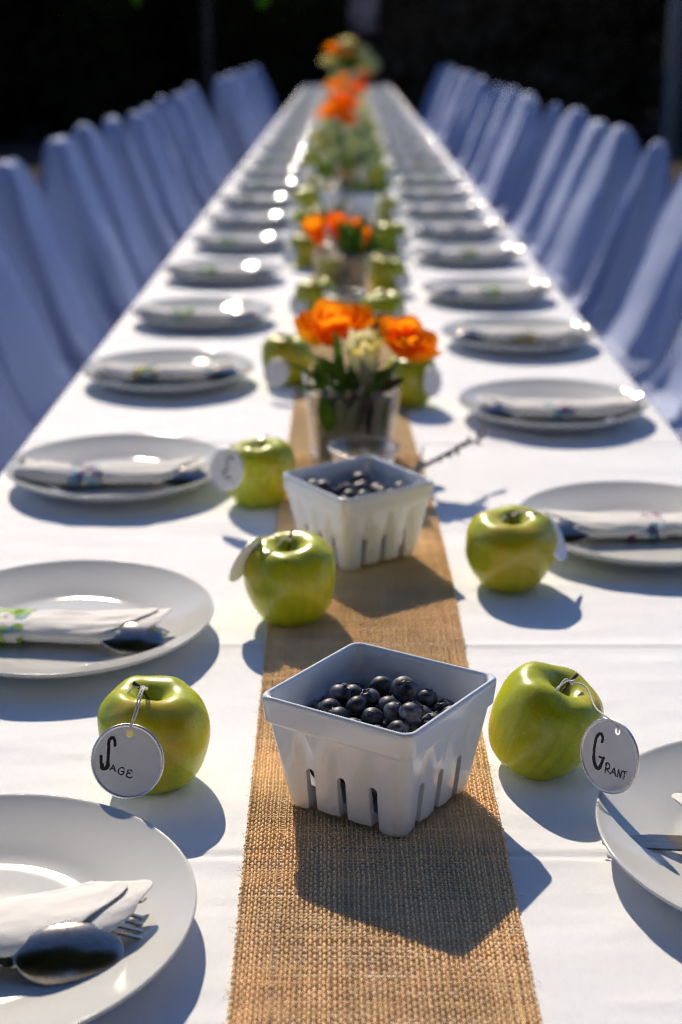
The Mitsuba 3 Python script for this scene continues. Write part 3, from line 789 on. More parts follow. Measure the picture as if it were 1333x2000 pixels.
def loft(levels, rc, flute=None, n=256):
    V = []
    for z, hs in levels:
        p_, m_, u = ring(hs, rc if not callable(rc) else rc(z), n)
        if flute is not None:
            p_ = p_ + m_ * flute(u, z)[:, None]
        V.append(np.c_[p_, np.full(n, z)])
    V = np.array(V)
    k = len(levels)
    q = grid_faces(k, n, True)
    v = np.vstack([V.reshape(-1, 3), [[0, 0, levels[0][0]], [0, 0, levels[-1][0]]]])
    j = np.arange(n)
    f = np.vstack([q[:, [0, 1, 2]], q[:, [0, 2, 3]], np.stack([(j + 1) % n, j, j * 0 + k * n], 1), np.stack([(k - 1) * n + j, (k - 1) * n + (j + 1) % n, j * 0 + k * n + 1], 1)])
    return trimesh.Trimesh(v, f, process=False)


SLOT = (-0.50, 0.0, 0.50)


def flute(u, z):
    d = np.zeros_like(u)
    if z < 0.0685:
        k = min(1, (0.0685 - z) / 0.010) * (0.55 + 0.45 * math.exp(-((z - 0.042) / 0.02) ** 2))
        wd = 0.10 + 0.10 * math.exp(-(max(z - 0.034, 0) / 0.012) ** 2)
        for c in SLOT:
            d -= 0.0030 * k * np.exp(-np.abs((u - c) / wd) ** 2.4) * (u > -2)
    return d


def basket_mesh():
    hs = lambda z: 0.0462 + (0.0568 - 0.0462) * (z / 0.07)
    lev = [(z, hs(z) - (0.0026 if z < 0.0002 else 0.0010 if z < 0.0016 else 0)) for z in (0, 0.001, 0.003, 0.007, 0.012, 0.017, 0.022, 0.027, 0.032, 0.035, 0.038, 0.041, 0.045, 0.049, 0.053, 0.057, 0.061, 0.0645, 0.067, 0.0685)]
    lev += [(0.0692, 0.0574), (0.0700, 0.0585), (0.0712, 0.0590), (0.0780, 0.0596), (0.0850, 0.0602), (0.0872, 0.0603), (0.0888, 0.0599), (0.0897, 0.0592), (0.0900, 0.0583)]
    out = man(loft(lev, 0.0085, flute))
    inn = man(loft([(0.011, 0.038), (0.013, 0.0410), (0.018, 0.0422), (0.062, 0.0498), (0.068, 0.0524), (0.0705, 0.0543), (0.0845, 0.0553), (0.0875, 0.0556), (0.0892, 0.0563), (0.0899, 0.0574), (0.0905, 0.0590)], 0.0080))
    b = out - inn
    cuts = []
    for k in range(4):
        M = m3.Manifold()
        for c in SLOT:
            w_ = 0.0034
            prism = m3.CrossSection([np.array([(-w_, -0.01)] + [(w_, -0.01)] + [(w_ * math.cos(a), 0.0335 + w_ * math.sin(a)) for a in np.linspace(0, np.pi, 13)])]).extrude(0.03)
            # x across the slot, y up, z outward
            m_ = prism.rotate((90, 0, 0)).rotate((0, 0, 90)).translate((0.030, c * 0.0500, 0))
            M = M + m_
        # lifted edge between the corner feet
        lift = m3.CrossSection([np.array([(-0.0325, -0.02), (0.0325, -0.02), (0.0305, 0.002), (0.028, 0.0038), (-0.028, 0.0038), (-0.0305, 0.002)])]).extrude(0.03).rotate((90, 0, 0)).rotate((0, 0, 90)).translate((0.030, 0, 0))
        cuts.append((M + lift).rotate((0, 0, 90 * k)))
    for c in cuts:
        b = b - c
    return tri(b)


BASKET = ply(basket_mesh(), 'stoneware', 38)


def berry_mesh():
    a = np.linspace(-np.pi / 2, np.pi / 2, 22)
    prof = np.stack([np.cos(a), 0.90 * np.sin(a)], 1)
    prof = prof[prof[:, 1] < 0.84]
    prof = np.vstack([prof, [(0.42, 0.86), (0.38, 0.90), (0.33, 0.89), (0.27, 0.80), (0.16, 0.745), (0, 0.735)]])
    m = lathe(prof, 30)
    r_ = np.linalg.norm(m.vertices[:, :2], axis=1); g = np.arctan2(m.vertices[:, 1], m.vertices[:, 0])
    cr = (m.vertices[:, 2] > 0.83) & (r_ > 0.28)
    m.vertices[cr, 2] += 0.055 * np.cos(5 * g[cr]); m.vertices[cr, :2] *= (1 + 0.10 * np.cos(5 * g[cr]))[:, None]
    return m


BERRY = ply(berry_mesh(), 'blueberry_skin', True)


def pack(n, rmin, rmax, floor, seed, lean=(0, 0)):
    r_ = np.random.default_rng(seed)
    R = r_.uniform(rmin, rmax, n)
    p_ = np.c_[r_.uniform(-0.03, 0.03, (n, 2)), floor + 0.01 + np.arange(n) * 0.0022]
    for it in range(900):
        p_[:, 2] -= 0.00035
        p_[:, :2] += np.array(lean) * 0.00003
        for _ in range(2):
            d = p_[:, None] - p_[None]; L = np.linalg.norm(d, axis=2) + np.eye(n)
            ov = np.maximum(R[:, None] + R[None] - L, 0) * (1 - np.eye(n))
            p_ += 0.5 * (d / L[..., None] * ov[..., None]).sum(1) * 0.6
            lim = 0.0412 + (p_[:, 2] - 0.013) * 0.18 - R * 1.03
            p_[:, :2] = np.clip(p_[:, :2], -lim[:, None], lim[:, None])
            p_[:, 2] = np.maximum(p_[:, 2], floor + R * 0.9)
    return p_, R


def fill(basket_tw, n, seed, label, group, rmin=0.0077, rmax=0.0102, floor=0.013, shape=None, cat_='blueberry', name='blueberry', top=None):
    P_, R = pack(n, rmin, rmax, floor, seed)
    r_ = np.random.default_rng(seed + 1)
    zt = np.sort(P_[:, 2])
    for p_, q in zip(P_, R):
        if top is not None and p_[2] < zt[-1] - top: continue
        ax = unit(r_.normal(0, 1, 3) + [0, -0.2, 0.9])
        k = thing(name, label, cat_, group)
        add(k, shape or BERRY, basket_tw @ T().translate(p_.tolist()) @ T(align(ax, r_.uniform(0, 6))) @ T().scale(float(q)))


def place_basket(x, y_, deg, label, sc=(1.02, 1.02, 0.97)):
    k = thing('berry_basket', label, 'basket', 'white ceramic berry baskets on the runner')
    tw = T().translate([x, y_, TZ + 0.0042]) @ T().scale(list(sc)) @ T().rotate([0, 0, 1], deg)
    add(k, BASKET, tw)
    return tw


B1 = place_basket(0.0262, 0.9445, 56.5, 'glossy white ceramic berry basket nearest the camera, full of blueberries', (1.075, 0.98, 1.03))
fill(B1, 150, 3, 'dark blueberry heaped in the berry basket nearest the camera', 'blueberries in the nearest basket', rmin=0.0072, rmax=0.0094, top=0.06)
B2 = place_basket(0.0135, 1.4755, 35, 'second white ceramic berry basket, between the green apples')
fill(B2, 104, 5, 'dark blueberry heaped in the second berry basket', 'blueberries in the second basket', rmin=0.0075, rmax=0.0108, top=0.034)
B3 = place_basket(0.012, 4.30, 47, 'third white ceramic basket, blurred, holding dark cherries')
fill(B3, 46, 8, 'dark red cherry heaped in the third basket', 'cherries in the third basket', 0.011, 0.0125, shape=ply(trimesh.creation.icosphere(2, 1.0), 'cherry_skin', True), cat_='cherry', name='cherry', top=0.04)
B4 = place_basket(0.0, 8.4, 40, 'white ceramic basket far down the table between orange flowers')


# ------------------------------------------------------------------ glass and flowers
def square_vase_mesh(w0=0.052, w1=0.062, h=0.105, t=0.004):
    o = man(loft([(0, w0 - 0.003), (0.002, w0), (h * 0.5, (w0 + w1) / 2), (h - 0.001, w1), (h, w1 - 0.001)], 0.006, None, 96))
    i = man(loft([(0.010, w0 - t - 0.002), (h * 0.5, (w0 + w1) / 2 - t), (h + 0.001, w1 - t)], 0.004, None, 96))
    return tri(o - i)


VASE = ply(square_vase_mesh(), 'glass', 40)
VOTIVE = ply(lathe(np.vstack([spline([(0, 0.0), (0.026, 0.0), (0.031, 0.004), (0.037, 0.035), (0.043, 0.066)], 20), [(0.0437, 0.0675), (0.0428, 0.0686), (0.0412, 0.0676)], spline([(0.0405, 0.064), (0.0345, 0.034), (0.029, 0.012), (0.02, 0.009), (0, 0.009)], 16)]), 56), 'glass', True)
CANDLE = ply(lathe([(0, 0.0095), (0.018, 0.0095), (0.0188, 0.012), (0.0188, 0.026), (0.017, 0.0275), (0.004, 0.0265), (0.001, 0.028), (0.0008, 0.037), (0, 0.0375)], 28), 'wax', 40)


scene['glass_lip'] = {'type': 'roughdielectric', 'int_ior': 1.5, 'alpha': 0.09}
V_RIM = ply(cat([tube(np.r_[np.c_[ring(0.060, 0.006, 96)[0], np.full(96, 0.1062)], [[*ring(0.060, 0.006, 96)[0][0], 0.1062]]], 0.0021, 8)]), 'glass_lip', True)
_g = np.linspace(0, 2 * np.pi, 57)
T_RIM = ply(tube(np.c_[0.0424 * np.cos(_g), 0.0424 * np.sin(_g), np.full(57, 0.0690)], 0.0019, 8), 'glass_lip', True)
WRAP = ply(loft([(0.0115, 0.0440), (0.03, 0.0455), (0.055, 0.0482), (0.080, 0.0518), (0.097, 0.0540)], 0.006, lambda u, z: 0.0016 * np.sin(5 * u + 60 * z), 96), 'leaf_wrap', 60)


SPARKLE_TIN = ply(lathe([(0, 0.0093), (0.0190, 0.0093), (0.0196, 0.011), (0.0198, 0.029), (0.0206, 0.0296), (0.0204, 0.0303), (0.0194, 0.0298), (0.0191, 0.024)], 40), 'tag_rim', 50)  # added metal cup that catches sun sparkles inside the votive


def place_vase(x, y_, deg, label, s=1.0):
    k = thing('square_vase', label, 'vase', 'square glass vases along the runner')
    tw = T().translate([x, y_, TZ + 0.0045]).rotate([0, 0, 1], deg).scale(s)
    part(k, 'glass', VASE, tw); part(k, 'rim', V_RIM, tw); part(k, 'leaf_lining', WRAP, tw)


def place_votive(x, y_, label, candle=False, s=1.0):
    k = thing('votive_glass', label, 'votive glass', 'clear votive glasses along the runner')
    tw = T().translate([x, y_, TZ + 0.0045]).scale(s)
    part(k, 'cup', VOTIVE, tw); part(k, 'rim', T_RIM, tw)
    if candle:
        part(k, 'candle', CANDLE, tw); part(k, 'added_sparkle_cup', SPARKLE_TIN, tw)


def petal(r0, h, span, curl, phi, lift=0.0, seed=0):
    nu, nv = 9, 9
    u = np.linspace(-1, 1, nu)[:, None]; v = np.linspace(0, 1, nv)[None, :]
    wdt = span * (0.35 + 0.65 * np.sin(np.pi * np.clip(v * 0.62 + 0.06, 0, 1)))
    a = phi + u * wdt
    r_ = r0 * (0.18 + 0.82 * v ** 0.55) + curl * r0 * np.clip(v - 0.55, 0, 1) ** 1.5 * (1 + 0.35 * np.sin(4 * u + seed))
    z = h * v * (1 - 0.16 * u ** 2 * v) - 0.9 * curl * h * np.clip(v - 0.72, 0, 1) ** 1.6 + lift + 0.004 * np.sin(5 * u + seed) * v ** 3
    P_ = np.stack([r_ * np.cos(a), r_ * np.sin(a), z + 0 * a], -1)
    uv = np.stack([np.broadcast_to((u + 1) / 2, (nu, nv)), np.broadcast_to(v, (nu, nv))], -1).reshape(-1, 2)
    return sheet(P_), uv


def petals(kind, seed):
    r_ = np.random.default_rng(seed)
    out = []
    if kind == 'rose':
        for ringi, (n_, r0, h, span, curl) in enumerate([(3, 0.009, 0.042, 1.35, 0.0), (3, 0.016, 0.046, 1.35, 0.08), (4, 0.024, 0.047, 1.1, 0.25), (4, 0.033, 0.044, 1.1, 0.5), (5, 0.040, 0.037, 0.95, 0.85)]):
            for j in range(n_):
                out.append(petal(r0 * r_.uniform(0.92, 1.08), h * r_.uniform(0.92, 1.08), span, curl * r_.uniform(0.8, 1.2), 2 * np.pi * (j + 0.5 * (ringi % 2)) / n_ + r_.normal(0, 0.1), 0.0, r_.uniform(0, 6)))
    else:
        for ringi, (n_, r0, h, span, curl) in enumerate([(3, 0.010, 0.052, 1.15, 0.0), (4, 0.017, 0.055, 0.85, 0.12), (4, 0.022, 0.050, 0.8, 0.3)]):
            for j in range(n_):
                out.append(petal(r0, h * r_.uniform(0.93, 1.05), span, curl, 2 * np.pi * (j + 0.5 * (ringi % 2)) / n_ + r_.normal(0, 0.1), 0.0, r_.uniform(0, 6)))
    return out


def flower(name, label, c, axis, kind, mat, cat_, size=1.0, seed=0, root=None, join=False, group=None):
    """A bloom on its stem: petals, calyx and stem down to root."""
    k = thing(name, label, cat_, group)
    tw = T().translate(list(c)) @ T(align(axis, seed)) @ T().scale(size)
    ps = petals(kind, seed)
    if join:
        part(k, 'petals', ply(cat([m for m, _ in ps]), mat, True, uv=np.vstack([u for _, u in ps])), tw)
    else:
        for m, u in ps:
            part(k, 'petal', ply(m, mat, True, uv=u), tw)
    part(k, 'calyx', ply(lathe(spline([(0, -0.006), (0.006, -0.004), (0.011, 0.004), (0.009, 0.012), (0, 0.013)], 12), 14), 'flower_stem', True), tw)
    if root is not None:
        c0 = np.asarray(c) - unit(axis) * 0.004
        mid = (c0 + np.asarray(root)) / 2 - unit(axis) * 0.02 * 0
        part(k, 'stem', ply(tube(spline([c0, c0 - unit(axis) * 0.03, np.asarray(root)], 10), 0.0026, 7), 'flower_stem', True))


def leaf_mesh(L, wd, bend=0.3, cup=0.25, n=14):
    t = np.linspace(0, 1, n)[:, None]; u = np.linspace(-1, 1, 5)[None, :]
    w_ = wd * np.sin(np.pi * np.clip(0.06 + 0.94 * t, 0, 1)) ** 0.8 * (1 - 0.45 * t)
    x = L * t * (1 - 0.25 * bend * t); z = -bend * L * t ** 2 + cup * w_ * np.abs(u)
    return sheet(np.stack([x + 0 * u, w_ * u, z + 0.0 * u], -1))


def leaf(k, p0, d, L, wd, mat, bend=0.25, roll=0.0, name='leaf'):
    d = unit(d); s_ = np.cross([0, 0, 1], d); s_ = unit(s_ if np.linalg.norm(s_) > 0.05 else [1, 0, 0]); n_ = np.cross(d, s_)
    s2, n2 = s_ * math.cos(roll) + n_ * math.sin(roll), -s_ * math.sin(roll) + n_ * math.cos(roll)
    part(k, name, ply(leaf_mesh(L, wd, bend), mat, True), frame(p0, d, s2, n2))


# nearest arrangement
vx, vy = 0.006, 1.845
place_vase(vx, vy, 4, 'square glass vase holding orange roses behind the second basket')
root = np.array([vx, vy, TZ + 0.03])
flower('rose', 'wide open orange rose on the left of the nearest vase', at(660, 672, 1.90), (-0.12, -0.28, 1), 'rose', 'petal_orange', 'rose', 1.06, 1, root + [-0.01, 0, 0])
flower('rose', 'orange rose leaning right over the nearest vase', at(783, 692, 1.87), (0.36, -0.42, 0.9), 'rose', 'petal_orange', 'rose', 0.88, 2, root + [0.012, 0, 0])
flower('tulip', 'cream and yellow tulip between the two orange roses', at(712, 738, 1.84), (-0.05, -0.35, 1), 'bud', 'petal_cream', 'tulip', 1.15, 3, root)
kb = thing('berry_sprig', 'sprig of dark shiny berries behind the cream tulip', 'berries')
br = np.random.default_rng(5); bc = at(748, 628, 1.94)
for j in range(6):
    part(kb, 'berry', ply(moved(trimesh.creation.icosphere(3, 0.0095), t=bc + br.normal(0, 0.008, 3) * [1.1, 0.8, 0.9]), 'dark_berry', True))
part(kb, 'stem', ply(tube(spline([bc, bc - [0.006, 0.01, 0.05], root + [0, 0.01, 0]], 9), 0.0018, 6), 'flower_stem', True))
kl = thing('leaf_bunch', 'pointed green and grey leaves standing round the roses in the nearest vase', 'leaves', kind='thing')
hub = np.array([vx, vy - 0.005, TZ + 0.10])
for (tx, ty, tz, bx, by, wd, mat, roll) in [
        (657, 640, 1.80, 668, 772, 0.0085, 'leaf_green', 0.2), (603, 683, 1.82, 655, 735, 0.009, 'leaf_green', 0.5), (560, 700, 1.83, 640, 752, 0.009, 'leaf_green', -0.3),
        (575, 748, 1.80, 645, 765, 0.008, 'leaf_green', 0.8), (708, 698, 1.79, 722, 775, 0.011, 'leaf_grey', 0.1), (815, 685, 1.80, 745, 760, 0.006, 'leaf_green', 0.2),
        (790, 730, 1.79, 735, 772, 0.014, 'leaf_dark', -0.5), (770, 705, 1.81, 720, 765, 0.009, 'leaf_green', 0.6), (690, 700, 1.84, 690, 780, 0.012, 'leaf_green', 0.4),
        (640, 745, 1.79, 680, 775, 0.012, 'leaf_green', -0.8), (745, 745, 1.80, 700, 780, 0.013, 'leaf_green', 0.9), (620, 705, 1.88, 680, 760, 0.010, 'leaf_green', 1.2)]:
    a_, b_ = at(bx, by, 1.845), at(tx, ty, tz)
    leaf(kl, a_, b_ - a_, float(np.linalg.norm(b_ - a_)) * 1.08, wd, mat, 0.10, roll)
lv = np.random.default_rng(33)
for j in range(14):
    d_ = unit([lv.normal(0, 0.75), lv.normal(-0.15, 0.5), 1.0]); a_ = np.array([vx + lv.uniform(-.035, .035), vy + lv.uniform(-.035, .02), TZ + 0.098])
    leaf(kl, a_, d_, lv.uniform(0.045, 0.075), lv.uniform(0.009, 0.014), 'leaf_green' if j % 4 else 'leaf_grey', 0.3, lv.uniform(-1, 1))
for j in range(5):
    a_ = at(640 + 28 * j, 845 + 6 * (j % 2), 1.84); b_ = at(632 + 32 * j, 768 + 5 * (j % 3), 1.815)
    leaf(kl, a_, b_ - a_, float(np.linalg.norm(b_ - a_)), 0.017, ['leaf_green', 'leaf_grey', 'leaf_grey', 'leaf_dark', 'leaf_green'][j], 0.05, 0.3 * j)
for j in range(9):
    a_ = root + [br.uniform(-.03, .03), br.uniform(-.03, .03), -0.012]; b_ = a_ + [br.uniform(-.015, .015), br.uniform(-.015, .015), 0.10]
    part(kl, 'stalk', ply(tube([a_, (a_ + b_) / 2 + [0.003, 0, 0], b_], 0.0024, 6), 'flower_stem', True))
loop = [at(606, 765, 1.79), at(607, 735, 1.78), at(622, 722, 1.78), at(640, 728, 1.79), at(652, 752, 1.80)]
part(kl, 'tendril', ply(tube(spline(loop, 16), 0.0016, 6), 'leaf_green', True))
place_votive(0.022, 1.655, 'clear round votive glass just behind the second basket', False)

# twig lying to the right of the second basket, held above the cloth
tg = thing('budded_twig', 'thin grey twig with buds reaching right over the cloth behind the second basket', 'twig')
tp = spline([at(795, 925, 1.72), at(835, 907, 1.74), at(885, 880, 1.78), at(925, 862, 1.82), at(956, 843, 1.85)], 16)
part(tg, 'branch', ply(tube(tp, np.linspace(0.0031, 0.0014, 16), 6), 'twig_bark', True))
sp = spline([at(812, 918, 1.73), at(822, 893, 1.74), at(828, 872, 1.745)], 6)
part(tg, 'side_shoot', ply(tube(sp, np.linspace(0.0019, 0.001, 6), 6), 'twig_bark', True))
bud = moved(trimesh.creation.icosphere(1, 1.0))
for j in range(22):
    t_ = tp[1 + (j * 14) // 22] + br.normal(0, 0.0006, 3); d_ = unit(br.normal(0, 1, 3) + [0.5, 0.3, 0.4])
    b_ = bud.copy(); b_.apply_scale([0.0026, 0.0026, 0.0055]); b_.apply_transform(align(d_)); b_.apply_translation(t_ + d_ * 0.004)
    part(tg, 'bud', ply(b_, 'twig_bark', True))


def blossom_mesh(kind, seed):
    """Heads of small florets, for arrangements far down the table."""
    r_ = np.random.default_rng(seed)
    if kind == 'ball':
        out = []
        for j in range(70):
            d = unit(r_.normal(0, 1, 3) + [0, 0, 0.5]); c = d * 0.045 * r_.uniform(0.85, 1.05)
            M = align(d, r_.uniform(0, 6))
            for q in range(4):
                l_ = leaf_mesh(0.017, 0.009, 0.3, 0.2, 5); R = trimesh.transformations.rotation_matrix(q * np.pi / 2, [0, 0, 1])
                l_.apply_transform(R); l_.apply_transform(M); l_.apply_translation(c); out.append(l_)
        return cat(out)
    return cat([m for m, _ in petals(kind, seed)])


HEAD = {}


def head(kind, mat, seed):
    k = (kind, mat, seed % 2)
    if k not in HEAD:
        if kind == 'ball': HEAD[k] = ply(blossom_mesh(kind, seed % 2), mat, True)
        else:
            ps = petals(kind, seed % 2); HEAD[k] = ply(cat([m for m, _ in ps]), mat, True, uv=np.vstack([u for _, u in ps]))
    return HEAD[k]


def far_bloom(name, label, c, axis, kind, mat, cat_, size, root, seed=0):
    k = thing(name, label, cat_)
    part(k, 'head', head(kind, mat, seed), T().translate(list(c)) @ T(align(axis, seed)) @ T().scale(size))
    c = np.asarray(c, float)
    part(k, 'stem', ply(tube(spline([c, (c + root) / 2 + [0.004, 0, 0.01], root], 7), 0.003, 5), 'flower_stem', True))


def foliage_spray(label, c, n_, L, spread, seed, mat='leaf_green'):
    r_ = np.random.default_rng(seed)
    k = thing('leaf_bunch', label, 'leaves', kind='thing')
    for j in range(n_):
        d = unit([r_.normal(0, spread), r_.normal(0, spread), 1.0])
        leaf(k, np.asarray(c) + r_.normal(0, 0.012, 3) * [1, 1, 0.3], d, L * r_.uniform(0.7, 1.2), 0.013, mat, 0.3, r_.uniform(0, 3))


# second vase: two orange tulips left, yellow and orange spikes right
place_vase(-0.005, 3.02, -3, 'second square glass vase, blurred, with orange tulips')
r2 = np.array([-0.005, 3.02, TZ + 0.02])
far_bloom('tulip', 'blurred orange tulip, left in the second vase', at(628, 478, 3.07), (-0.35, -0.2, 1), 'bud', 'petal_orange', 'tulip', 1.15, r2, 0)
far_bloom('tulip', 'blurred red and orange tulip in the middle of the second vase', at(660, 468, 3.08), (0.0, -0.2, 1), 'bud', 'petal_red_orange', 'tulip', 1.05, r2, 1)
far_bloom('tulip', 'blurred pink tulip standing behind the orange ones in the second vase', at(650, 455, 3.12), (0.1, 0, 1), 'bud', 'petal_pink', 'tulip', 0.8, r2, 0)
for j, (a_, b_) in enumerate([(676, 455), (698, 452), (712, 472), (708, 490)]):
    far_bloom('lily_bud', f'slim yellow orange bud, {ORD[j]} from the left on the right of the second vase', at(a_, b_, 3.05), (0.15 * j - 0.1, -0.1, 1), 'bud', 'petal_orange', 'flower bud', 0.55, r2, j)
foliage_spray('upright green leaves in the second vase among orange buds', [0.014, 3.0, TZ + 0.09], 12, 0.095, 0.25, 21)
foliage_spray('dark green leaves filling the second glass vase', [-0.005, 3.02, TZ + 0.03], 10, 0.08, 0.3, 22, 'leaf_grey')
place_votive(0.0, 2.72, 'clear votive glass in front of the second vase', False)
# pale green heads behind the cherries
place_vase(0.01, 5.15, 8, 'third square glass vase with pale green flower heads')
r3 = np.array([0.01, 5.15, TZ + 0.02])
for j, (a_, b_, z_, s_) in enumerate([(700, 275, 5.2, 1.25), (662, 306, 5.1, 0.95), (716, 312, 5.05, 1.05)]):
    far_bloom('hydrangea', ['tall pale green flower head at the top of the third vase', 'yellow green flower head, left in the third vase', 'yellow green flower head, right in the third vase'][j], at(a_, b_, z_), (0, -0.1, 1), 'ball', 'petal_green', 'flower', s_, r3, j)
foliage_spray('green leaves under the pale flower heads of the third vase', [0.01, 5.12, TZ + 0.06], 16, 0.10, 0.7, 23)
foliage_spray('low green leaves left of the third vase', [-0.07, 5.3, TZ + 0.02], 12, 0.12, 0.6, 24)
# orange arrangements further on
for (a_, b_, z_, mat, s_, ax) in [(652, 228, 7.0, 'petal_orange', 1.5, (-0.5, -0.3, 1)), (668, 215, 7.05, 'petal_red_orange', 1.6, (0.2, -0.4, 1)), (672, 240, 6.95, 'petal_orange', 1.2, (0.3, -0.5, 0.8))]:
    far_bloom('rose', 'blurred orange flower ' + {652: 'left', 668: 'topmost', 672: 'lowest'}[a_] + ' in the fourth vase', at(a_, b_, z_), ax, 'rose', mat, 'rose', s_, np.array([-0.02, 7.0, TZ + 0.03]), a_)
place_vase(-0.02, 7.0, 5, 'fourth square glass vase with orange flowers, far down the table')
foliage_spray('green leaves round the fourth vase', [-0.03, 6.9, TZ + 0.05], 16, 0.14, 0.7, 25)
foliage_spray('low green leaves in front of the fourth vase', [-0.06, 6.2, TZ + 0.02], 14, 0.14, 0.8, 26)
for (a_, b_, z_, mat, nm) in [(655, 178, 9.9, 'petal_orange', 'left'), (697, 183, 9.7, 'petal_red_orange', 'right')]:
    far_bloom('rose', f'small blurred orange flower {nm} in the fifth vase', at(a_, b_, z_), (0, -0.3, 1), 'rose', mat, 'rose', 1.5, np.array([0.0, 9.9, TZ + 0.03]), int(a_))
place_vase(0.0, 9.9, 5, 'fifth square glass vase, very blurred, with two orange flowers')
foliage_spray('green leaves in the fifth vase', [0.0, 9.85, TZ + 0.05], 14, 0.14, 0.6, 27)
foliage_spray('green leaves along the runner beyond the cherries', [0.07, 6.3, TZ + 0.02], 12, 0.13, 0.8, 28)
for j, (x, y_, lab) in enumerate([(0.055, 3.62, 'behind the second vase'), (-0.05, 3.95, 'left of the cherry basket'), (0.07, 4.75, 'behind the cherry basket'), (-0.04, 5.9, 'between the third and fourth vases'), (0.05, 7.7, 'behind the fourth vase'), (-0.03, 8.9, 'in front of the fifth vase'), (0.03, 11.3, 'beyond the fifth vase')]):
    foliage_spray(f'loose green leaves on the runner {lab}', [x, y_, TZ + 0.015], 14, 0.12, 0.9, 60 + j)
for j, (x, y_, mt, s_) in enumerate([(-0.05, 6.35, 'petal_green', 0.9), (0.055, 7.75, 'petal_cream', 1.0), (-0.03, 8.95, 'petal_red_orange', 1.0), (0.035, 11.3, 'petal_green', 1.1), (-0.02, 12.6, 'petal_orange', 1.1)]):
    far_bloom('flower_head', 'blurred ' + ['yellow green', 'cream', 'red orange', 'pale green', 'small orange'][j] + ' flower standing among the leaves far down the runner', [x, y_, TZ + 0.15], (0.1 * (-1) ** j, -0.3, 1), 'ball' if mt == 'petal_green' else 'rose', mt, 'flower', s_, np.array([x, y_ + 0.02, TZ + 0.01]), j)
# tall arrangement at the end of the table
place_vase(0.03, 14.6, 5, 'square glass vase with the large bouquet at the far end of the table', 1.6)
r9 = np.array([0.03, 14.6, TZ + 0.06]); bq = np.random.default_rng(9)
mats = ['petal_orange', 'petal_cream', 'petal_green', 'petal_red_orange', 'petal_green', 'petal_cream', 'petal_green']
where = [(678, 92, 'topmost'), (645, 128, 'leftmost'), (662, 150, 'lower left'), (682, 118, 'central red'), (708, 108, 'upper right'), (688, 148, 'lower middle'), (724, 128, 'rightmost'), (652, 104, 'upper left'), (705, 155, 'lower right')]
for j, (a_, b_, nm) in enumerate(where):
    mt = ['petal_cream', 'petal_cream', 'petal_green', 'petal_red_orange', 'petal_green', 'petal_cream', 'petal_green', 'petal_orange', 'petal_red_orange'][j]
    far_bloom('bouquet_flower', f'{nm} bloom of the large bouquet at the far end of the table', at(a_, b_, 14.6 * 0.947 + 0.3 + 0.05 * j), (0.2 * (a_ - 680) / 40, -0.3, 1), 'ball' if 'green' in mt else 'rose', mt, 'flower', 2.0, r9, j)
foliage_spray('green leaves of the large bouquet at the far end', [0.03, 14.6, TZ + 0.18], 40, 0.26, 0.75, 29)
# votives down both sides of the runner
for j, y_ in enumerate(np.arange(3.65, 14.6, 0.62)):
    sd = 1 if j % 2 else -1
    place_votive(0.005 + 0.062 * sd if j < 4 else 0.07 * sd + 0.005, float(y_), f'clear votive glass with a candle stub, {ORD[j + 2]} votive glass from the camera', True)

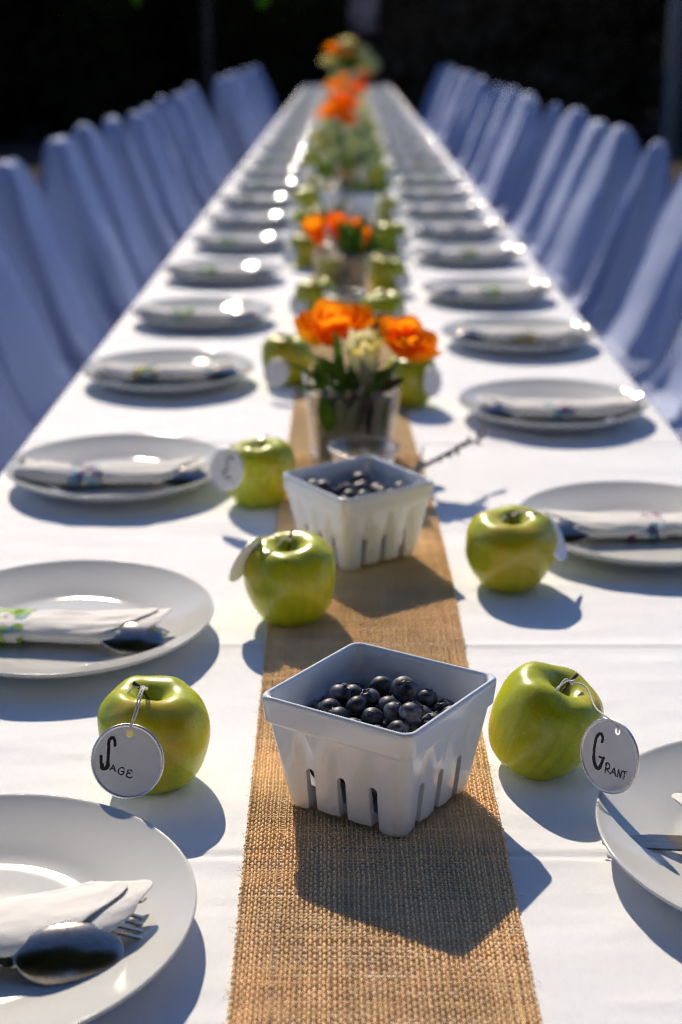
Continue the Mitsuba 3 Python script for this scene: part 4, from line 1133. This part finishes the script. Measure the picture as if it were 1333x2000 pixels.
# ------------------------------------------------------------------ chairs under white covers
def cover_mesh(seed):
    r_ = np.random.default_rng(seed)
    zs = np.r_[0.0, 0.03, np.linspace(0.08, 0.30, 7), np.linspace(0.33, 0.42, 6), np.linspace(0.45, 0.90, 20), 0.925, 0.942, 0.951, 0.955]
    n = 90
    a = np.arange(n) * 2 * np.pi / n
    xf = np.interp(zs, [0, 0.30, 0.345, 0.37, 0.40, 0.47, 0.60, 0.75, 0.88, 0.94, 0.951, 0.955], [0.44, 0.41, 0.39, 0.34, 0.268, 0.232, 0.184, 0.128, 0.080, 0.056, 0.046, 0.034])
    xb = np.interp(zs, [0, 0.45, 0.9, 0.94, 0.951, 0.955], [-0.075, -0.035, -0.004, 0.0, 0.008, 0.02])
    hw = np.interp(zs, [0, 0.45, 0.7, 0.8, 0.9, 0.94, 0.951, 0.955], [0.25, 0.215, 0.19, 0.168, 0.118, 0.078, 0.058, 0.038])
    ph = r_.uniform(0, 6, 4)
    V = []
    for z, f_, b_, w_ in zip(zs, xf, xb, hw):
        e = 0.27
        cx_, rx_ = (f_ + b_) / 2, (f_ - b_) / 2
        x = np.sign(np.cos(a)) * np.abs(np.cos(a)) ** e; y_ = np.sign(np.sin(a)) * np.abs(np.sin(a)) ** e
        q = np.stack([cx_ + rx_ * x, w_ * y_, np.full(n, z)], 1)
        d = np.stack([np.cos(a), np.sin(a)], 1)
        k = max(0, 1 - z / 0.93)
        am = 0.008 + 0.021 * k ** 0.8
        if z > 0.93: am = 0.001
        fold = 0.9 - 1.8 * np.abs(np.sin(4.5 * a + ph[2] + 0.9 * np.sin(2 * a + ph[0]) + 0.8 * z)) ** 0.7 + 0.5 * np.sin(9 * a + ph[0] + 1.2 * np.sin(2 * a + ph[1])) * 0.55 + np.sin(19 * a + ph[2] + 2.5 * k + 1.5 * np.sin(3 * a + ph[3])) * 0.45 + (meshkit.fbm(np.c_[q[:, 0] * 7, q[:, 1] * 9, q[:, 2] * 3.5] + seed * 9, 3, seed) - 0.5) * 2.4
        q[:, :2] += d * (am * fold)[:, None]
        V.append(q)
    V = np.array(V)
    V[:, :, 2] += (0.006 * np.sin(2 * a + ph[3]))[None] * (zs > 0.9)[:, None]
    k = len(zs)
    qf = grid_faces(k, n, True)
    v = np.vstack([V.reshape(-1, 3), [[V[-1, :, 0].mean(), 0, 0.9565]]])
    j = np.arange(n)
    f = np.vstack([qf[:, [0, 1, 2]], qf[:, [0, 2, 3]], np.stack([(k - 1) * n + j, (k - 1) * n + (j + 1) % n, j * 0 + k * n], 1)])
    return trimesh.Trimesh(v, f, process=False)


COVERS = [ply(cover_mesh(q), 'shade_blue_cover_cloth', True) for q in range(4)]
left_chairs = [2.35, 2.95, 3.55, 4.22, 4.80, 5.42, 6.10, 6.80, 7.35, 7.95, 8.65, 9.40, 10.95, 11.55, 12.15, 12.8, 13.4, 14.0, 14.7, 15.4]
right_chairs = [2.3, 2.85, 3.5, 4.2, 4.85, 5.5, 6.2, 6.85, 7.5, 8.1, 8.7, 9.3, 9.9, 10.5, 11.1, 11.7, 12.3, 12.9, 13.5, 14.1, 14.7, 15.3, 15.9]
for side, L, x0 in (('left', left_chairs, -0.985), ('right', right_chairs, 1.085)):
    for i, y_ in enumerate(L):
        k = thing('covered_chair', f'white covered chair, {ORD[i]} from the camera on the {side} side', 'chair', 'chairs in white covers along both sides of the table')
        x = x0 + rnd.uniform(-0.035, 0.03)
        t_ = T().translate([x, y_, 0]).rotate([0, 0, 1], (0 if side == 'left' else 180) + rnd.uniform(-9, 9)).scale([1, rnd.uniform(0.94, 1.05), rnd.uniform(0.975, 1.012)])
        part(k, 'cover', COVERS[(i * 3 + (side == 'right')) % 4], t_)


# ------------------------------------------------------------------ dark planting behind
def leaf_cloud(n, rx, ry, rz, c, size, seed, shell=0.55):
    r_ = np.random.default_rng(seed)
    d = r_.normal(0, 1, (n, 3)); d /= np.linalg.norm(d, axis=1, keepdims=True)
    lump = 0.72 + 0.56 * meshkit.fbm(d * 2.3 + seed * 3.1, 3, seed)
    p_ = d * (shell + (1 - shell) * r_.random((n, 1)) ** 0.5) * lump[:, None] * [rx, ry, rz] + c
    a = r_.normal(0, 1, (n, 3)); a /= np.linalg.norm(a, axis=1, keepdims=True)
    b = np.cross(a, r_.normal(0, 1, (n, 3))); b /= np.linalg.norm(b, axis=1, keepdims=True)
    s_ = size * r_.uniform(0.6, 1.3, (n, 1))
    v = np.stack([p_ - a * s_, p_ + b * s_ * 0.5, p_ + a * s_, p_ - b * s_ * 0.5], 1).reshape(-1, 3)
    q = np.arange(4 * n).reshape(-1, 4)
    return trimesh.Trimesh(v, np.vstack([q[:, [0, 1, 2]], q[:, [0, 2, 3]]]), process=False)


def lump_core(rx, ry, rz, c, seed):
    m = trimesh.creation.icosphere(3, 1.0)
    k = 0.60 + 0.42 * meshkit.fbm(m.vertices * 2.3 + seed * 3.1, 3, seed)
    m.vertices = m.vertices * k[:, None] * [rx, ry, rz] + c
    return m


BUSH = []
for q in range(3):
    cr = cat([leaf_cloud(6000, 1.5, 1.2, 1.75, [0, 0, 1.65], 0.09, 30 + q), leaf_cloud(2200, 1.55, 1.25, 0.8, [0, 0, 0.6], 0.075, 40 + q), lump_core(1.35, 1.05, 1.6, [0, 0, 1.6], 30 + q), lump_core(1.45, 1.1, 0.8, [0, 0, 0.55], 40 + q)])
    st_ = cat([tube(spline([(0.1 * j, 0.05 * j, 0), (0.15 * j, 0.1 * j, 0.5), (0.3 * j, 0.2 * j, 1.3)], 7), np.linspace(0.05, 0.02, 7), 7) for j in (-1, 0, 1)])
    BUSH.append((ply(cr, 'foliage_dark'), ply(st_, 'bark', True)))
spots = [(-11 + 2.0 * i, 18.7 + 0.5 * math.sin(i * 2.1)) for i in range(12)] + [(-6.2, 8.5), (-6.4, 11.2), (-6.3, 14.0), (-6.0, 16.5), (6.4, 9.0), (6.6, 11.5), (6.4, 14.2), (6.2, 16.6)] + [(-5.6, -4.4), (-2.0, -4.0), (1.8, -4.2), (5.6, -4.0)]  # last four bushes are unseen, added behind the camera to dim sky light
for i, (x, y_) in enumerate(spots):
    lab = f'dark evergreen bush behind the far end of the table, {ORD[i]} from the left' if i < 12 else f'dark evergreen bush beyond the {"left" if x < 0 else "right"} chairs, {ORD[(i - 12) % 4]} from the camera'
    if i >= 20: lab = f'added sky-blocking evergreen bush behind the camera, {ORD[i - 20]} from the left'
    k = thing('evergreen_bush', lab, 'bush', 'dark evergreen bushes round the clearing')
    tw = T().translate([x, y_, -0.02]).rotate([0, 0, 1], 61 * i).scale(1.0 + 0.12 * math.sin(i * 3.3))
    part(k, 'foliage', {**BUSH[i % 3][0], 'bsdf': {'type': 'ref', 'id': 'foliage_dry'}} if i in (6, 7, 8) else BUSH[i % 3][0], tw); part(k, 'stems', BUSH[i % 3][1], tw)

TREE = []
for q in range(2):
    H = 5.2
    cr = [leaf_cloud(1300, 1.6, 1.6, 1.3, [math.cos(j * 2.4) * 1.25, math.sin(j * 2.4) * 1.25, 3.3 + 0.75 * (j % 4)], 0.14, 60 + 9 * q + j, 0.45) for j in range(7)]
    cr += [lump_core(1.3, 1.3, 1.0, [math.cos(j * 2.4) * 1.2, math.sin(j * 2.4) * 1.2, 3.3 + 0.75 * (j % 4)], 60 + 9 * q + j) for j in range(7)]
    tr = [tube(spline([(0, 0, -0.05), (0.05, 0.02, 1.2), (-0.04, 0.05, 2.6), (0.05, 0, 4.6)], 12), np.linspace(0.20, 0.06, 12), 10)]
    tr += [tube(spline([(0, 0, 2.1 + 0.25 * j), (math.cos(j * 2.4) * 0.6, math.sin(j * 2.4) * 0.6, 2.9 + 0.3 * j), (math.cos(j * 2.4) * 1.2, math.sin(j * 2.4) * 1.2, 3.4 + 0.4 * j)], 8), np.linspace(0.075, 0.02, 8), 7) for j in range(5)]
    TREE.append((ply(cat(cr), 'foliage_tree'), ply(cat(tr), 'bark', True)))
for i, (x, y_, s_) in enumerate([(-12, 26, 1.0), (-8.5, 27, 1.15), (-5.0, 26.2, 1.0), (-1.6, 27.2, 1.1), (1.8, 26.4, 1.0), (5.2, 27, 1.15), (8.6, 26.3, 1.05), (12, 27, 1.1), (-11, -7.0, 2.1), (-5.5, -8.4, 2.3), (0.0, -8.0, 2.2), (5.5, -8.6, 2.3), (11.0, -7.2, 2.1)]):  # last five trees: added out of view and enlarged to cut sky fill
    k = thing('broadleaf_tree', f'dark leafy tree behind the bushes, {ORD[i]} from the left' if i < 8 else f'added sky-blocking leafy tree behind the camera, {ORD[i - 8]} from the left', 'tree', 'trees behind the bushes' if i < 8 else 'added trees behind the camera that block sky')
    tw = T().translate([x, y_, 0]).rotate([0, 0, 1], 77 * i).scale(s_)
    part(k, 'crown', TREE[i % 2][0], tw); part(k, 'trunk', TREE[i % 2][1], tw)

# posts and notice in front of the bushes
k = thing('grey_post', 'pale grey weathered post rising behind the right row of chairs', 'post')
p_ = on(0, 0)
base = at(1299, 420, 16.0); base[2] = -0.05
add(k, ply(tube([base, base + [0.0, 0, 1.4], base + [-0.01, 0, 2.9], base + [-0.01, 0, 3.4]], [0.105, 0.10, 0.098, 0.09], 14), 'grey_post_paint', 50))
k = thing('grey_post', 'thin dull grey post behind the left row of chairs', 'post')
base = at(415, 420, 16.4); base[2] = -0.05
add(k, ply(tube([base, base + [0, 0, 1.2], base + [0, 0, 1.75], base + [0, 0, 1.78]], [0.055, 0.053, 0.05, 0.03], 12), 'bark', 50))
k = thing('notice_board', 'pale pink notice board on a post behind the far bouquet', 'sign')
c_ = at(709, 0, 16.6)
bw, bh = 0.345, 0.52
zb = at(709, 60, 16.6)[2]
part(k, 'panel', ply(moved(trimesh.creation.box([bw, 0.025, bh]), t=[c_[0], c_[1], zb + bh / 2]), 'sign_paint'))
part(k, 'post', ply(moved(trimesh.creation.box([0.07, 0.06, zb + bh]), t=[c_[0], c_[1] + 0.05, (zb + bh) / 2 - 0.02]), 'bark'))
# a tree left of the frame whose low branch hangs into the top of the picture
k = thing('overhanging_tree', 'tree whose low branch dangles a few bright green leaves at the upper left', 'tree')
tx_, ty_ = -4.3, 12.6
part(k, 'trunk', ply(tube(spline([(tx_, ty_, -0.05), (tx_ + 0.06, ty_, 1.3), (tx_, ty_ + 0.1, 2.8), (tx_ - 0.1, ty_, 3.9)], 10), np.linspace(0.13, 0.05, 10), 9), 'bark', True))
bp = spline([(tx_, ty_, 1.9), (-3.0, 12.4, 2.15), (-1.9, 12.3, 1.95), (-0.8, 12.3, 1.72), (-0.45, 12.3, 1.66)], 14)
part(k, 'branch', ply(tube(bp, np.linspace(0.035, 0.006, 14), 6), 'bark', True))
part(k, 'crown', ply(cat([leaf_cloud(2200, 1.1, 1.1, 0.9, [tx_ + 0.5 * math.cos(j * 2.1), ty_ + 0.5 * math.sin(j * 2.1), 3.3 + 0.4 * j], 0.07, 90 + j, 0.35) for j in range(3)]), 'foliage_tree'))
lr = np.random.default_rng(17)
for (a_, b_) in [(262, 0), (275, 4), (512, 6), (520, -2)]:
    leaf(k, at(a_, b_ - 14, 12.0), [lr.normal(0, .3), lr.normal(0, .3), -1], 0.11, 0.035, 'leaf_backlit', 0.1, lr.uniform(0, 3))
